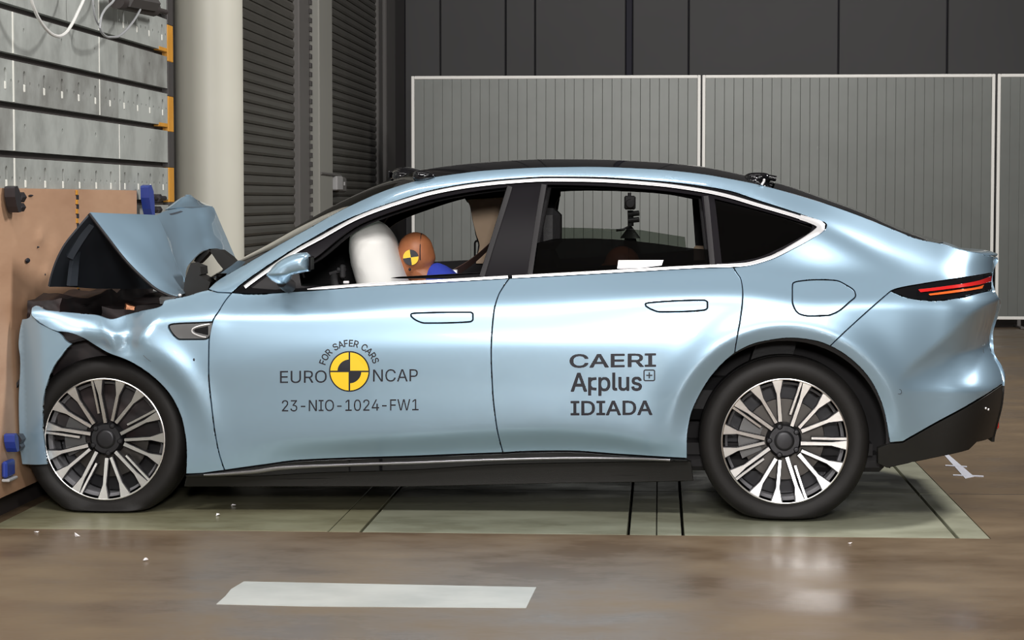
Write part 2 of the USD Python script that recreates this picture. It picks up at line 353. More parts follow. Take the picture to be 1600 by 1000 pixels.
def PB(pts, dy=0.0):
    """image points -> points on the near flank"""
    pts = np.asarray(pts, float).reshape(-1, 2); Y = np.full(len(pts), 0.05)
    for _ in range(60):
        q = Pv(pts, Y); Y = 0.5 * Y + 0.5 * np.minimum(YF(q[:, 0], q[:, 2]) + dy, 0.9)
    return Pv(pts, Y)
def pxpoly(pts, dy=0.0):
    q = PB(pts, dy); p = Polygon(q[:, [0, 2]])
    return p if p.is_valid else max(getattr(p.buffer(0), 'geoms', [p.buffer(0)]), key=lambda g: g.area)
CY = 0.98                                        # the car's centre plane; the far flank is the near one mirrored
def mirror(m):
    v = np.array(m.vertices); v[:, 1] = 2 * CY - v[:, 1]
    t = trimesh.Trimesh(v, np.array(m.faces)[:, ::-1], process=False)
    if getattr(m, 'nrm', None) is not None: t.nrm = m.nrm * (1, -1, 1)
    return t
def panel(poly, h=0.014, th=0.014, dy=0.0, roll=0.0022, yf=YF):
    inner = poly.buffer(-roll)
    if inner.geom_type != 'Polygon': inner = max(inner.geoms, key=lambda g: g.area)
    V, T = tri_poly(inner, h)
    E = np.vstack([T[:, [0, 1]], T[:, [1, 2]], T[:, [2, 0]]])
    key = np.sort(E, 1); _, inv, cnt = np.unique(key, axis=0, return_inverse=True, return_counts=True)
    Bd = E[cnt[inv.ravel()] == 1]
    out = np.zeros_like(V)
    for a, b in Bd:
        d = V[b] - V[a]; n = np.array([d[1], -d[0]]); n /= max(np.linalg.norm(n), 1e-9); out[a] += n; out[b] += n
    ln = np.linalg.norm(out, axis=1, keepdims=True); out = out / np.maximum(ln, 1e-9)
    bi = np.unique(Bd); re = -np.ones(len(V), int); re[bi] = np.arange(len(bi)); n0, nb = len(V), len(bi)
    Y = yf(V[:, 0], V[:, 1]) + dy; e = .004
    gxn = (yf(V[:, 0] + e, V[:, 1]) - yf(V[:, 0] - e, V[:, 1])) / (2 * e); gzn = (yf(V[:, 0], V[:, 1] + e) - yf(V[:, 0], V[:, 1] - e)) / (2 * e)
    N = np.stack([gxn, -np.ones(n0), gzn], 1); N /= np.linalg.norm(N, axis=1, keepdims=True)
    top = np.stack([V[:, 0], Y, V[:, 1]], 1)
    W = V[bi] + out[bi] * roll
    Yb = Y[bi]
    r1 = np.stack([W[:, 0], Yb + roll, W[:, 1]], 1); r2 = np.stack([W[:, 0], Yb + th, W[:, 1]], 1)
    o3 = np.stack([out[bi][:, 0], np.zeros(nb), out[bi][:, 1]], 1); nr = N[bi] + o3; nr /= np.maximum(np.linalg.norm(nr, axis=1, keepdims=True), 1e-9)
    a, b = Bd[:, 0], Bd[:, 1]; ra, rb = n0 + re[a], n0 + re[b]
    F = [T, np.stack([ra, ra + nb, rb + nb], 1), np.stack([ra, rb + nb, rb], 1), np.stack([ra + nb, ra + 2 * nb, rb + 2 * nb], 1), np.stack([ra + nb, rb + 2 * nb, rb + nb], 1)]
    t = trimesh.Trimesh(np.vstack([top, top[bi], r1, r2]), np.vstack(F), process=False)
    t.nrm = np.vstack([N, nr, o3, o3]); return t
def strip(px, width, dy, h=0.003):
    """raised trim strip along an image curve on the flank; width in pixels"""
    c = np.asarray(px, float); t = np.gradient(c, axis=0); t /= np.linalg.norm(t, axis=1, keepdims=True)
    n = np.stack([-t[:, 1], t[:, 0]], 1); w = np.broadcast_to(width, len(c))[:, None]
    rows = [PB(c + n * w * k, dy + o) for k, o in ((-.5, .004), (-.42, -h), (-.15, -h * 1.6), (.15, -h * 1.6), (.42, -h), (.5, .004))]
    return trimesh.Trimesh(*grid_mesh(np.stack(rows, 1)), process=False)

# ================================================================== the hall
XB, XW, YBACK = -2.75, -3.16, 18.0               # barrier face, left wall, back wall
pf = PZ(700, 833)[1]; pb = PZ(1400, 771)[1]; pend = PZ(1545, 838)[0]
# floor: concrete around the sunken track of steel plates
floor_poly = Polygon([(-6, -15), (16, -15), (16, 22), (-6, 22)]).difference(shapely.box(-2.72, pf, pend, 3.0))
fl = extrude(floor_poly, 0.1); fl.apply_translation((0, 0, -0.1))
floor = struct('floor', fl, CONCRETE, smooth=False)
obj('track_pit', box((-2.8, pf - .02, -0.12), (pend + .02, 3.02, -0.09)), PIT, floor)
gx_ = [PZ(*q)[0] for q in ((514, 829), (567, 827), (982, 830), (1026, 830), (1067, 831), (1493, 837))]
edges = [-2.72] + gx_ + [pend]; gap = [0.002, 0.006, 0.006, 0.002, 0.006, 0.007]
for r, (ya, yb) in enumerate(((pf + .003, pb - .004), (pb + .004, 2.997))):
    for k in range(len(edges) - 1):
        a = edges[k] + (gap[k - 1] if k else 0.0); b = edges[k + 1] - (gap[k] if k < len(gap) else 0.003)
        obj('track_plate', cbox((a, ya, -0.09), (b, yb, 0.0), 0.002), PLATE if k < 2 else PLATE2, floor)
# the joint of the concrete bay that goes on to the right of the track
obj('floor_joint', box((pend + .01, pb - .005, -0.05), (9, pb + .005, 0.0004)), PIT, floor)

# back wall with panels
wall_back = struct('wall_back', box((XW - .4, YBACK + .06, 0), (16, YBACK + .4, 9)), GAPDARK, smooth=False)
cols = [632, 688, 790, 836, 978]; cols2 = [988, 1076, 1310, 1480, 1640, 1900]
def wx(px): return PX_y(px)
def PX_y(px): return P(px, 60, YBACK)[0]
for k, (a, b) in enumerate(list(zip(cols[:-1], cols[1:])) + list(zip(cols2[:-1], cols2[1:]))):
    for z0, z1 in ((0, 4.5), (4.52, 9)):
        obj('wall_panel', cbox((PX_y(a) + .006, YBACK - (0.02 if k % 2 else 0), z0), (PX_y(b) - .006, YBACK + .07, z1), .01), WALLPANEL, wall_back)
obj('wall_post', cbox((PX_y(978) + .004, YBACK - .01, 0), (PX_y(988) - .004, YBACK + .05, 9), .004), GAPDARK, wall_back)
# left wall with its roller shutters
wall_left = struct('wall_left', box((XW - .3, -15, 0), (XW - .02, YBACK + .4, 9)), WALL, smooth=False)
wy = lambda px: PX(px, 150, XW)[1]
def shutter(y0, y1, n, z1):
    prof = np.array([(0, 0), (.012, .004), (.022, .022), (.022, .052), (.010, .074), (0, .078)])
    for k in range(n):
        z = 0.02 + k * .0795
        V = [(XW - .02 + p[0], y, z + p[1]) for y in (y0, y1) for p in prof]; m = len(prof)
        F = [[i, (i + 1) % m, m + (i + 1) % m] for i in range(m)] + [[i, m + (i + 1) % m, m + i] for i in range(m)]
        F += [[0, i + 1, i] for i in range(1, m - 1)] + [[m, m + i, m + i + 1] for i in range(1, m - 1)]
        obj('slat', trimesh.Trimesh(V, F, process=False), SHUTTER, sh, smooth=20)
sh = struct('door_1', cbox((XW - .02, wy(460), 0), (XW + .045, wy(477), 4.4), .01), FRAMED)
shutter(6.3, wy(460), 54, 4.3)
for k in range(54):
    obj('guide_clip', cbox((XW + .045, wy(475.5), .03 + k * .08), (XW + .06, wy(478), .075 + k * .08), .003), HAZ_K, sh)
sh = struct('door_2', cbox((XW - .02, wy(588), 0), (XW + .03, wy(594), 5), .01), FRAMED)
shutter(wy(511), wy(588), 58, 4.6)
struct('trim_1', cbox((XW - .02, wy(482), 0), (XW + .10, wy(503), 9), .012), FRAME)
struct('trim_2', cbox((XW - .02, wy(505), 0), (XW + .03, wy(510), 9), .01), FRAMED)
struct('trim_3', cbox((XW - .02, wy(596), 0), (XW + .06, wy(610), 9), .012), FRAMED)
struct('trim_4', cbox((XW - .02, wy(612), 0), (XW + .02, wy(630), 9), .012), HAZ_K)
struct('wall_right', box((14, -15, 0), (14.3, YBACK + .4, 9)), WALL, smooth=False)
struct('wall_front', box((XW - .3, -15.3, 0), (14.3, -15, 9)), WALL, smooth=False)
struct('ceiling', box((XW - .3, -15.3, 9), (14.3, YBACK + .4, 9.2)), WALL, smooth=False)
# round column between the barrier and the shutter
cy_ = 5.3; xa, xb = P(274, 150, cy_)[0], P(379, 150, cy_)[0]
col = trimesh.creation.cylinder(radius=(xb - xa) / 2, height=9, sections=64); col.apply_translation(((xa + xb) / 2, cy_, 4.5))
struct('column', col, COLUMN)

# junction box on the door frame
jb = thing('junction_box', 'small grey junction box beside a pale door frame post on the shutter wall', 'box')
jy0, jy1 = wy(505), wy(514.5); jz0, jz1 = PX(509, 297, XW + .1)[2], PX(509, 274, XW + .1)[2]
obj('housing', cbox((XW + .03, jy0, jz0), (XW + .13, jy1, jz1), .01), BOXGREY, jb)
jk = obj('socket', cbox((XW + .03, jy1 + .01, jz0 - .02), (XW + .09, wy(527), jz1), .02), FRAMED, jb)
for k in range(2):
    obj('socket_hole', cbox((XW + .088, jy1 + .12 + .2 * k, (jz0 + jz1) / 2 - .02), (XW + .098, jy1 + .17 + .2 * k, (jz0 + jz1) / 2 + .02), .004), CHROME, jk)
obj('conduit', tube([(XW + .105, wy(483), jz1 + .015), (XW + .11, wy(505), jz1 + .012), (XW + .11, jy1 - .02, jz1 + .005)], .012, 8), FRAMED, jb)

# ---------------------------------------------------------------- crash barrier block faced with steel plates
bar = thing('crash_barrier', 'massive crash barrier block faced with slotted grey steel plates at left', 'barrier')
yf_, ye = -1.8, PX(262, 200, XB)[1]
obj('core', box((XW, yf_, 0.0), (XB - .03, ye + .13, 3.6)), BARRIERCORE, bar, smooth=False)
pz = [PX(3, q, XB)[2] for q in (8, 240)]; pitch = (pz[0] - pz[1]) / 3; zb = pz[1] - 7 * pitch
ys = [yf_, PX(21, 150, XB)[1], PX(185, 150, XB)[1], ye]
slotpx = [(8, 118), (38, 122), (69, 130), (97, 135), (123, 140), (149, 145), (172, 148), (194, 153), (215, 157), (234, 162), (254, 165)]
slotY = [PX(q[0], q[1], XB)[1] for q in slotpx]
def capsule(cx, cz, w, h):
    return LineString([(cx, cz - h / 2 + w / 2), (cx, cz + h / 2 - w / 2)]).buffer(w / 2, quad_segs=4)
groove = .015
for r in range(17):
    z0, z1 = zb + r * pitch + groove, zb + (r + 1) * pitch - groove
    if z1 < 0.03: continue
    z0 = max(z0, 0.02)
    for c in range(3):
        y0, y1 = ys[c] + .002, ys[c + 1] - .002
        sp = shapely.box(y0, z0, y1, z1)
        rel = r - 6                                   # row 6 lies just above the plywood
        slotted = rel in (0, 2) or (rel == 4 and c == 2) or rel in (6, 8) or rel < 0 and r % 2 == 0
        if slotted:
            hs = [capsule(y, (z0 + z1) / 2 + .006, .036, .095) for y in slotY if y0 + .05 < y < y1 - .04] + \
                 [Point(y + s * .085, (z0 + z1) / 2).buffer(.010, quad_segs=2) for y in slotY if y0 + .07 < y < y1 - .07 for s in (-1, 1)]
            sp = sp.difference(shapely.union_all(hs))
        else:
            hs = [Point(y, (z0 + z1) / 2 + .02).buffer(.012, quad_segs=3) for y in slotY[1::2] if y0 + .05 < y < y1 - .04]
            sp = sp.difference(shapely.union_all(hs)) if hs else sp
        e = extrude(sp, .035); v = np.array(e.vertices)
        e = trimesh.Trimesh(np.stack([XB - .035 + v[:, 2], v[:, 0], v[:, 1]], 1), e.faces, process=False)
        pl = obj('plate', e, STEEL2 if (r * 3 + c) % 4 == 1 else STEEL, bar, smooth=False)
        if slotted and r > 5:
            for y in slotY:
                if y0 + .05 < y < y1 - .04:
                    obj('lit_slot_edge', cbox((XB - .034, y - .009, (z0 + z1) / 2 - .040), (XB + .002, y + .012, (z0 + z1) / 2 - .004), .004), WELD, pl)  # pale block paints the light on the slot's lower inner edge
# welded seams
def seam(px, rows, w=.006):
    y = PX(px, 150, XB)[1]
    for r in rows:
        obj('weld_seam', cbox((XB - .01, y - w, zb + r * pitch + groove), (XB + .003, y + w, zb + (r + 1) * pitch - groove), .002), WELD, bar)
seam(21, range(5, 10), .009); seam(155.5, (8, 9, 10), .005); seam(185.5, (6, 7), .003)
# orange and black edge of the barrier
y0h, y1h = ye + .004, PX(270.5, 200, XB)[1]
hz = [PX(266, q, XB)[2] for q in (-60, 40, 97, 151, 206, 262, 316, 372, 428, 484)]
for k, (a, b) in enumerate(zip(hz[:-1], hz[1:])):
    obj('hazard_stripe', cbox((XB - .05, y0h, b), (XB + .004, y1h, a), .003), HAZ_Y if k % 2 else HAZ_K, bar)
for pyc in (77, 195):
    c = PX(256, pyc, XB); obj('hazard_stripe', cbox((XB - .03, c[1] - .12, c[2] - .012), (XB + .001, c[1] + .10, c[2] + .012), .003), HAZ_Y, bar)
obj('edge_flange', cbox((XW + .005, y1h + .005, 0), (XB - .02, y1h + .04, 3.6), .004), BARRIERCORE, bar)
# soot marks are part of the steel's wear: left to the material

# plywood face sheet
XP = -2.722
ply_top = PX(100, 295.5, XP)[2]; pya, pyb = -0.30, PX(213.5, 300, XP)[1]
n1, n2 = 60, 50
G = np.zeros((n1, n2, 3)); yy = np.linspace(pya, pyb, n1); zz = np.linspace(0.10, ply_top, n2)
G[..., 0] = XP; G[..., 1] = yy[:, None]; G[..., 2] = zz[None, :]
q = np.stack([G[..., 1] * 2.2, G[..., 2] * 2.2, G[..., 0] * 0], -1)
dent = (meshkit.fbm(q, 4, 3) - .5) * .018 * np.exp(-((G[..., 2] - .95) / .42) ** 2)
for (py_, pz_, am, w) in ((0.43, 1.17, .012, .05), (0.50, 1.0, .014, .06), (0.2, 0.9, .01, .05), (0.65, 1.1, .01, .09)):
    dent += am * np.exp(-(((G[..., 1] - py_) / w) ** 2 + ((G[..., 2] - pz_) / (w * .5)) ** 2))
G[..., 0] += np.maximum(dent, -.002)
ply = thing('plywood_sheet', 'dented tan plywood sheet covering the barrier behind the crumpled car front', 'plywood')
obj('sheet', shell(G, .018), PLY, ply, smooth=25)
ty = PX(119.5, 320, XP)[1]
for k in range(26):
    z = ply_top - .004 - k * .022
    obj('centre_mark', cbox((XP + .001, ty - .02 + .014 * (k % 2), z - .022), (XP + .0065, ty + .006 + .014 * (k % 2), z), .0008), INK if k % 2 else HAZ_Y, ply)
for (a, b, w, hgt) in ((47, 305.5, .030, .004), (42, 407, .030, .011), (68, 429, .010, .006), (58, 386, .007, .004)):
    c = PX(a, b, XP); bl = trimesh.creation.icosphere(subdivisions=2, radius=1); bl.apply_scale((.006, w, hgt))
    bl.apply_translation((XP + .004, c[1], c[2])); obj('scuff_mark', bl, INK, ply)

# blue clamps that hold the plywood
def clamp(label, at, flip, s, m, bolt):
    t = thing('plywood_clamp', label, 'clamp', 'blue clamps holding the plywood sheet')
    pad = shapely.Polygon([(-.11, .115), (-.02, .125), (.06, .075), (.095, -.02), (.105, -.11), (.02, -.115), (-.04, -.06), (-.10, .03)]).buffer(.02).buffer(-.008)
    e = extrude(pad, .045); v = np.array(e.vertices) * (s * .9, s, 1)
    obj('pad', trimesh.Trimesh(np.stack([at[0] + v[:, 2], at[1] + flip * v[:, 0], at[2] + v[:, 1]], 1), e.faces if flip > 0 else e.faces[:, ::-1], process=False), m, t)
    x = at[0] + .028; y0, y1 = sorted((at[1] + flip * .05 * s, at[1] + flip * (.05 * s + bolt)))
    for dz, r in ((.012, .013), (-.038, .011)):
        obj('bolt', cyl((x, y0, at[2] + dz * s * 2), (x, y1 - (0 if dz > 0 else bolt * .35), at[2] + dz * s * 2), r, 12), CLAMPDARK, t)
        obj('nut', cyl((x, (y0 + y1) / 2 - .03, at[2] + dz * s * 2), (x, (y0 + y1) / 2 + .03, at[2] + dz * s * 2), r * 1.9, 6), CLAMPDARK, t)
c = PX(222, 314, XP); clamp('blue clamp with dark bolts at the far top corner of the plywood', (XP + .008, c[1], c[2]), 1, .62, CLAMPBLUE, .34)
c = PX(9, 312, XP); clamp('dark bolted clamp at the near top edge of the plywood', (XP + .008, c[1], c[2]), 1, .42, CLAMPDARK, .10)
c = PX(7, 692, XP); clamp('blue clamp low on the near plywood edge beside the bumper', (XP + .008, c[1], c[2]), 1, .30, CLAMPBLUE, .12)
c = PX(11, 730, XP)
t = thing('plywood_support', 'dark blue support block with a pale lip under the near plywood edge', 'support')
obj('block', cbox((XP + .006, c[1] - .10, c[2] - .035), (XP + .03, c[1] + .02, c[2] + .035), .008), CLAMPBLUE, t)
obj('lip', cbox((XP + .006, c[1] - .10, c[2] - .050), (XP + .04, c[1] + .02, c[2] - .038), .003), BOXGREY, t)

# cables and sensor bar at the top of the barrier
def cable(pts, X, r, m, label, name='hanging_cable'):
    w = np.array([PX(a, b, X) for a, b in curve(pts, 5)])
    return tag(obj(name, tube(w, r, 8), m), label, 'cable')
cable([(45, -25), (49, 0), (57, 22), (70, 43), (84, 55), (92, 57), (101, 53), (111, 40), (122, 18), (131, -2), (137, -24)], -2.62, .0075, CABLE_W, 'white cable hanging in a loop at the top left of the barrier')
cable([(185, -25), (178, 0), (164, 15), (158, 27), (156, 42), (160, 52), (169, 58), (181, 58), (193, 51), (204, 39), (213, 26), (219, 15)], -2.62, .006, CABLE_G, 'grey cable looping down from the dark sensor bar')
cable([(145, -25), (145, 0), (147, 20), (152, 35), (157, 42)], -2.63, .005, CABLE_G, 'thin grey cable joining the looped one from the left')
sb = thing('sensor_bar', 'dark worn sensor bar at the top of the barrier holding the looped cable', 'sensor bar')
a, b = PX(182, 1, -2.66), PX(240, 14, -2.66); obj('bar', tube([a, b], .04, 12), BARRIERCORE, sb)
a2 = PX(259, 19, -2.66); obj('tip', tube([b, a2], .014, 10), BARRIERCORE, sb)
a, b = PX(196, -2, -2.64), PX(238, 6, -2.64); obj('bracket', tube([a, b], .045, 6), HAZ_K, sb)

# ---------------------------------------------------------------- welding screens
YS = 14.0
def screen(pxa, pxb, label):
    t = thing('folding_screen', label, 'screen', 'grey screens in front of the hall wall')
    xa, xb = P(pxa, 300, YS)[0], P(pxb, 300, YS)[0]; z0, z1 = P(900, 497, YS)[2], P(900, 118, YS)[2]; r = .017
    for x in (xa + r, xb - r):
        obj('post', cbox((x - r, YS - r, z0), (x + r, YS + r, z1), .005), WHITEFRAME, t)
    obj('rail', cbox((xa + 2 * r, YS - r, z1 - 2 * r), (xb - 2 * r, YS + r, z1), .005), WHITEFRAME, t)
    obj('rail', cbox((xa + 2 * r, YS - r, z0), (xb - 2 * r, YS + r, z0 + 2 * r), .005), WHITEFRAME, t)
    n = round((xb - xa - 4 * r) / .1); w = (xb - xa - 4 * r) / n
    for k in range(n):
        x = xa + 2 * r + k * w; d = .012
        pr = [(0, .0095), (.004, .011), (w - .004, .011), (w, .0095), (w, -.002), (0, -.002)]
        pr = [(x + p, YS - q) for p, q in pr]
        e = extrude(Polygon(pr), z1 - z0 - 4 * r); e.apply_translation((0, 0, z0 + 2 * r)); obj('strip', e, SHEET, t, smooth=False)
    for x in (xa + .25, xb - .25):
        obj('foot', cat([cbox((x - .02, YS - .02, 0.02), (x + .02, YS + .02, z0), .004), cbox((x - .02, YS - .25, 0), (x + .02, YS + .25, .025), .004)]), FRAMED, t)
screen(643, 1094, 'grey strip screen in a white frame left of the paired posts')
screen(1096.5, 1553, 'wide grey strip screen in a white frame behind the car tail')
screen(1556.5, 2010, 'grey strip screen cut off by the right edge of the photo')

# painted marking, tape and debris on the floor
q = [PZ(*p) for p in ((381, 909), (838, 918), (822, 950.5), (480, 948), (338, 944.5), (352, 932), (361, 921))]
e = extrude(Polygon([p[:2] for p in q]), .0015)
tag(obj('floor_marking', e, WHITEPAINT, smooth=False), 'worn white rectangle painted on the brown floor in front of the car', 'marking')
def flat(pts, h, m, name, parent):
    e = extrude(Polygon([PZ(*p)[:2] for p in pts]), h); return obj(name, e, m, parent, smooth=False)
t = thing('tape_strip', 'pale tape strip stuck on the floor under the rear bumper', 'tape')
flat([(1474, 710), (1480, 709), (1522, 745), (1508, 748)], .002, TAPE, 'strip', t)
flat([(1477, 727), (1511, 729), (1511, 730.5), (1477, 728.5)], .003, TAPE, 'cross_strip', t)
flat([(1489, 742), (1537, 744), (1537, 745.5), (1489, 743.5)], .003, TAPE, 'cross_strip', t)
for k, (a, b, s, l) in enumerate(((337, 806, .014, 'white plastic splinter on the track plate right of the front wheel'), (364, 791, .014, 'white splinter in the shadow under the front sill'),
                                  (120, 839, .02, 'white splinter on the concrete in front of the front wheel'), (57, 832, .011, 'tiny white splinter at the track edge near the barrier'),
                                  (1327, 850, .010, 'tiny white chip on the floor in front of the rear wheel'), (228, 877, .016, 'pale sliver on the brown floor left of the marking'))):
    c = PZ(a, b); r2 = np.random.RandomState(k)
    pts = r2.normal(size=(9, 3)) * (s * .55, s * .4, s * .2); pts[:, 2] -= pts[:, 2].min()
    h = trimesh.convex.convex_hull(pts); h.apply_translation((c[0], c[1], 0.0005)); tag(obj('debris_splinter', h, PLAIN_WHITE, smooth=False), l, 'debris', 'white debris splinters on the floor')

# camera on a tripod behind the car
ty_, cxp = 3.6, 985
c = P(cxp, 318, ty_)
tr = thing('camera_tripod', 'black camera on a tripod seen through the rear side windows', 'camera')
obj('camera_body', cbox((c[0] - .035, ty_ - .05, c[2] - .035), (c[0] + .03, ty_ + .06, c[2] + .045), .008), CAMBLACK, tr)
obj('lens', lathe_y([(0, -.11), (.022, -.11), (.026, -.10), (.026, -.05)], 24, (c[0], ty_, c[2])), CAMBLACK, tr)
obj('top_knob', cyl((c[0] - .005, ty_, c[2] + .04), (c[0] - .005, ty_, c[2] + .062), .01, 12), CAMBLACK, tr)
obj('head', cat([cyl((c[0], ty_, c[2] - .04), (c[0] + .002, ty_, c[2] - .13), .017, 12), cyl((c[0] - .01, ty_ - .01, c[2] - .062), (c[0] + .05, ty_ - .02, c[2] - .055), .016, 10), cyl((c[0] - .01, ty_ - .01, c[2] - .098), (c[0] + .05, ty_ - .02, c[2] - .092), .016, 10)]), CAMBLACK, tr)
obj('handle', tube([(c[0], ty_, c[2] - .13), (c[0] - .04, ty_ - .02, c[2] - .15), (c[0] - .08, ty_ - .03, c[2] - .155)], .007, 8), CAMBLACK, tr)
hub = np.array([c[0], ty_, c[2] - .13]); obj('hub', trimesh.creation.cone(.06, .08).apply_translation(hub - (0, 0, .07)), CAMBLACK, tr)
for k in range(3):
    an = math.radians(90 + 120 * k); ft = np.array([c[0] + .42 * math.cos(an), ty_ + .42 * math.sin(an), 0.0])
    obj('leg', tube([hub - (0, 0, .04), ft + (0, 0, .005)], [.022, .014], 10), CAMBLACK, tr)

# ================================================================== the car
car = thing('car', 'light blue sedan crashed nose-first into the barrier, with printed test lettering on its doors', 'car')
A_ = lambda *p: list(p)
# -- shared outlines in image points
R_TOP = curve([(325, 452.5), (338, 440), (362, 425), (385, 412), (430, 386), (480, 358), (546, 322), (620, 291), (668, 278.5), (712, 271.5), (760, 266), (860, 261), (920, 260.3), (1020, 264), (1100, 272), (1140, 279), (1180, 287), (1280, 315), (1340, 336), (1400, 360), (1434, 373), (1467, 380), (1500, 389), (1530, 396), (1553, 400.5)])
B_UP = curve([(362, 458), (377, 445), (445, 398), (482, 376), (542, 343.5), (620, 314), (680, 296.5), (740, 286), (800, 280), (860, 277), (920, 277.3), (1020, 283), (1080, 289), (1140, 299), (1180, 312), (1260, 338), (1284, 346.5)])
B_TIP = curve([(1284, 346.5), (1289, 348.5), (1291.5, 352), (1290, 357), (1280, 365)], 1.5)
B_LOW = curve([(1280, 365), (1240, 388), (1200, 406.5), (1160, 416), (1146, 417.5)])
GLASS_UP = curve([(390, 447), (418, 426.5), (467, 392.5), (505, 373), (562, 341), (620, 319.5), (680, 302.5), (740, 292), (800, 286), (860, 283), (920, 284), (1020, 290), (1106, 303), (1180, 323), (1260, 346), (1270, 350)])
GLASS_TIP = curve([(1270, 350), (1274, 354), (1273, 358), (1260, 368.5)], 1.5)
GLASS_LOW = curve([(1260, 368.5), (1220, 391), (1180, 407), (1140, 412), (1080, 414.5), (1000, 419), (900, 424.5), (796, 430), (690, 435.8), (580, 441.5), (500, 447.5)])
BELT_LOW = curve([(1146, 417.5), (1080, 419.5), (1000, 424), (900, 429.5), (796, 435), (690, 441), (580, 447), (500, 453), (430, 458), (400, 459.5), (363, 457.5)])
GAP_F = curve([(362, 458), (352, 470), (342, 486), (332, 503), (326.5, 535), (326, 575), (332, 647), (341, 703), (351, 735)])
GAP_M = curve([(796, 435), (784, 452), (779, 461), (771.5, 489), (767.5, 552), (769.7, 609), (776, 666), (786, 707.5)])
GAP_R = curve([(1146, 417.5), (1150, 425), (1158, 438), (1160.6, 459.5), (1156.6, 500), (1153, 520), (1148, 552)])
SILL_F = curve([(351, 735), (415, 726), (465, 719.5), (540, 716), (640, 713), (715, 710), (786, 707.5)])
SILL_R = curve([(786, 707.5), (830, 705.3), (881, 704.7), (969, 710), (1047, 715), (1074, 716.5)])
ARCH_R1 = curve([(1074, 716.5), (1074, 690), (1079, 652), (1092, 620), (1115, 584), (1148, 552)])
ARCH_R2 = curve([(1148, 552), (1187, 535), (1236, 528.5), (1272, 532.5), (1297, 541)])
ARCH_R3 = curve([(1297, 541), (1336, 567), (1364, 601), (1381, 643), (1388, 680), (1390, 692)])
ARCH_F = curve([(90, 518.5), (105, 520), (127.5, 527.5), (150, 541), (168, 551.5), (200, 564), (240, 590), (270, 624), (286, 664), (291, 705), (290, 741)])
GAP_B = curve([(1392, 455), (1323, 516), (1297, 541)])
LAMP_UP = curve([(1392, 455), (1400, 451.8), (1442.5, 443.6), (1525, 431), (1551, 426.5)])
LAMP_LOW = curve([(1392, 455), (1432, 468), (1460, 469.8), (1495, 466), (1535, 457), (1549, 454)])

def body(name, pts, material=PAINT, both=True, label=None, holes=(), **k):
    poly = pxpoly(pts) if not isinstance(pts, Polygon) else pts
    for h in holes: poly = poly.difference(h)
    if poly.geom_type != 'Polygon': poly = max(poly.geoms, key=lambda g: g.area)
    m = panel(poly.buffer(-.0012), **k)
    p = obj(name, m, material, car, label=label)
    if both: obj(name, mirror(m), material, car)
    return p

HANDLE_F = pxpoly(loop(curve([(643, 494.5), (642.5, 491.5), (647, 490), (735, 488.3), (738.5, 491), (738.5, 499), (735, 502.3), (664, 504.5), (652, 501), (643, 494.5)], 1.5)))
HANDLE_R = pxpoly(loop(curve([(1009.5, 478), (1009, 475.2), (1014, 473.7), (1100, 469.6), (1105, 472.5), (1105, 480.5), (1101, 484), (1031, 487), (1019, 483.5), (1009.5, 478)], 1.5)))
FLAP = pxpoly(loop(curve([(1238.5, 452), (1239, 444), (1246, 440.5), (1282, 437.8), (1306, 439), (1322, 446), (1335.5, 457), (1336.5, 462), (1328, 471), (1302, 490), (1292, 492.6), (1264, 493.4), (1250, 490.5), (1243, 484), (1238.5, 470), (1238.5, 452)], 1.5)))
ORN = pxpoly(loop(curve([(264, 512), (264, 509.5), (269.5, 507), (310, 504.8), (331.5, 503.7), (331.5, 508), (329.5, 520), (323, 529), (318, 530), (281, 530.2), (271, 523), (264, 512)], 1.5)))
def groove_ring(poly, w=.0016): return poly.buffer(w)

fender = body('front_wing', loop(ARCH_F, [(290, 741)], [(315, 740), (351, 735)], GAP_F[::-1], [(362, 458), (340, 457), (325, 453)], curve([(325, 453), (310, 456.5), (295, 461.5), (272.5, 466), (256, 470), (253, 476.5), (220, 485.5), (195, 492), (174, 498), (150, 491.5), (135, 490), (90, 486), (72, 484), (57, 477), (49, 481)]), curve([(49, 481), (48, 490), (60, 503), (90, 518.5)])), holes=[groove_ring(ORN)])
front_door = body('front_door', loop(GAP_F, SILL_F, GAP_M[::-1], BELT_LOW[np.argmin(np.abs(BELT_LOW[:, 0] - 796)):]), holes=[groove_ring(HANDLE_F)])
rear_door = body('rear_door', loop(GAP_M, SILL_R, ARCH_R1, GAP_R[::-1], BELT_LOW[:np.argmin(np.abs(BELT_LOW[:, 0] - 796)) + 1]), holes=[groove_ring(HANDLE_R)])
side = body('side_frame', loop(R_TOP, curve([(1553, 400.5), (1560, 403.5), (1556, 414), (1551, 426.5)]), LAMP_UP[::-1], GAP_B, ARCH_R2[::-1], GAP_R[::-1], B_LOW[::-1], B_TIP[::-1], B_UP[::-1], [(362, 458), (340, 457), (325, 452.5)]), holes=[groove_ring(FLAP)], h=.008)
bumper_r = body('rear_bumper', loop(LAMP_LOW, curve([(1549, 454), (1556, 461), (1564, 470), (1560, 490), (1550, 525), (1548, 548), (1556, 558), (1566, 573), (1571, 591), (1568, 598.5)]), curve([(1568, 598.5), (1512.5, 633.5), (1460, 662), (1411, 690)]), [(1390, 692)], ARCH_R3[::-1], GAP_B[::-1]), label=None)
valance = body('rear_valance', loop([(1390, 693), (1411, 691.5)], curve([(1411, 691.5), (1460, 663.5), (1512.5, 635), (1567, 600)]), curve([(1567, 600), (1566, 618), (1567.5, 628), (1564, 639), (1559, 658), (1552, 682)]), [(1526, 691), (1514, 703), (1477, 712), (1425, 723), (1386, 731.5), (1371, 724.5), (1371, 700)]), BLACK_PLASTIC, th=.05)
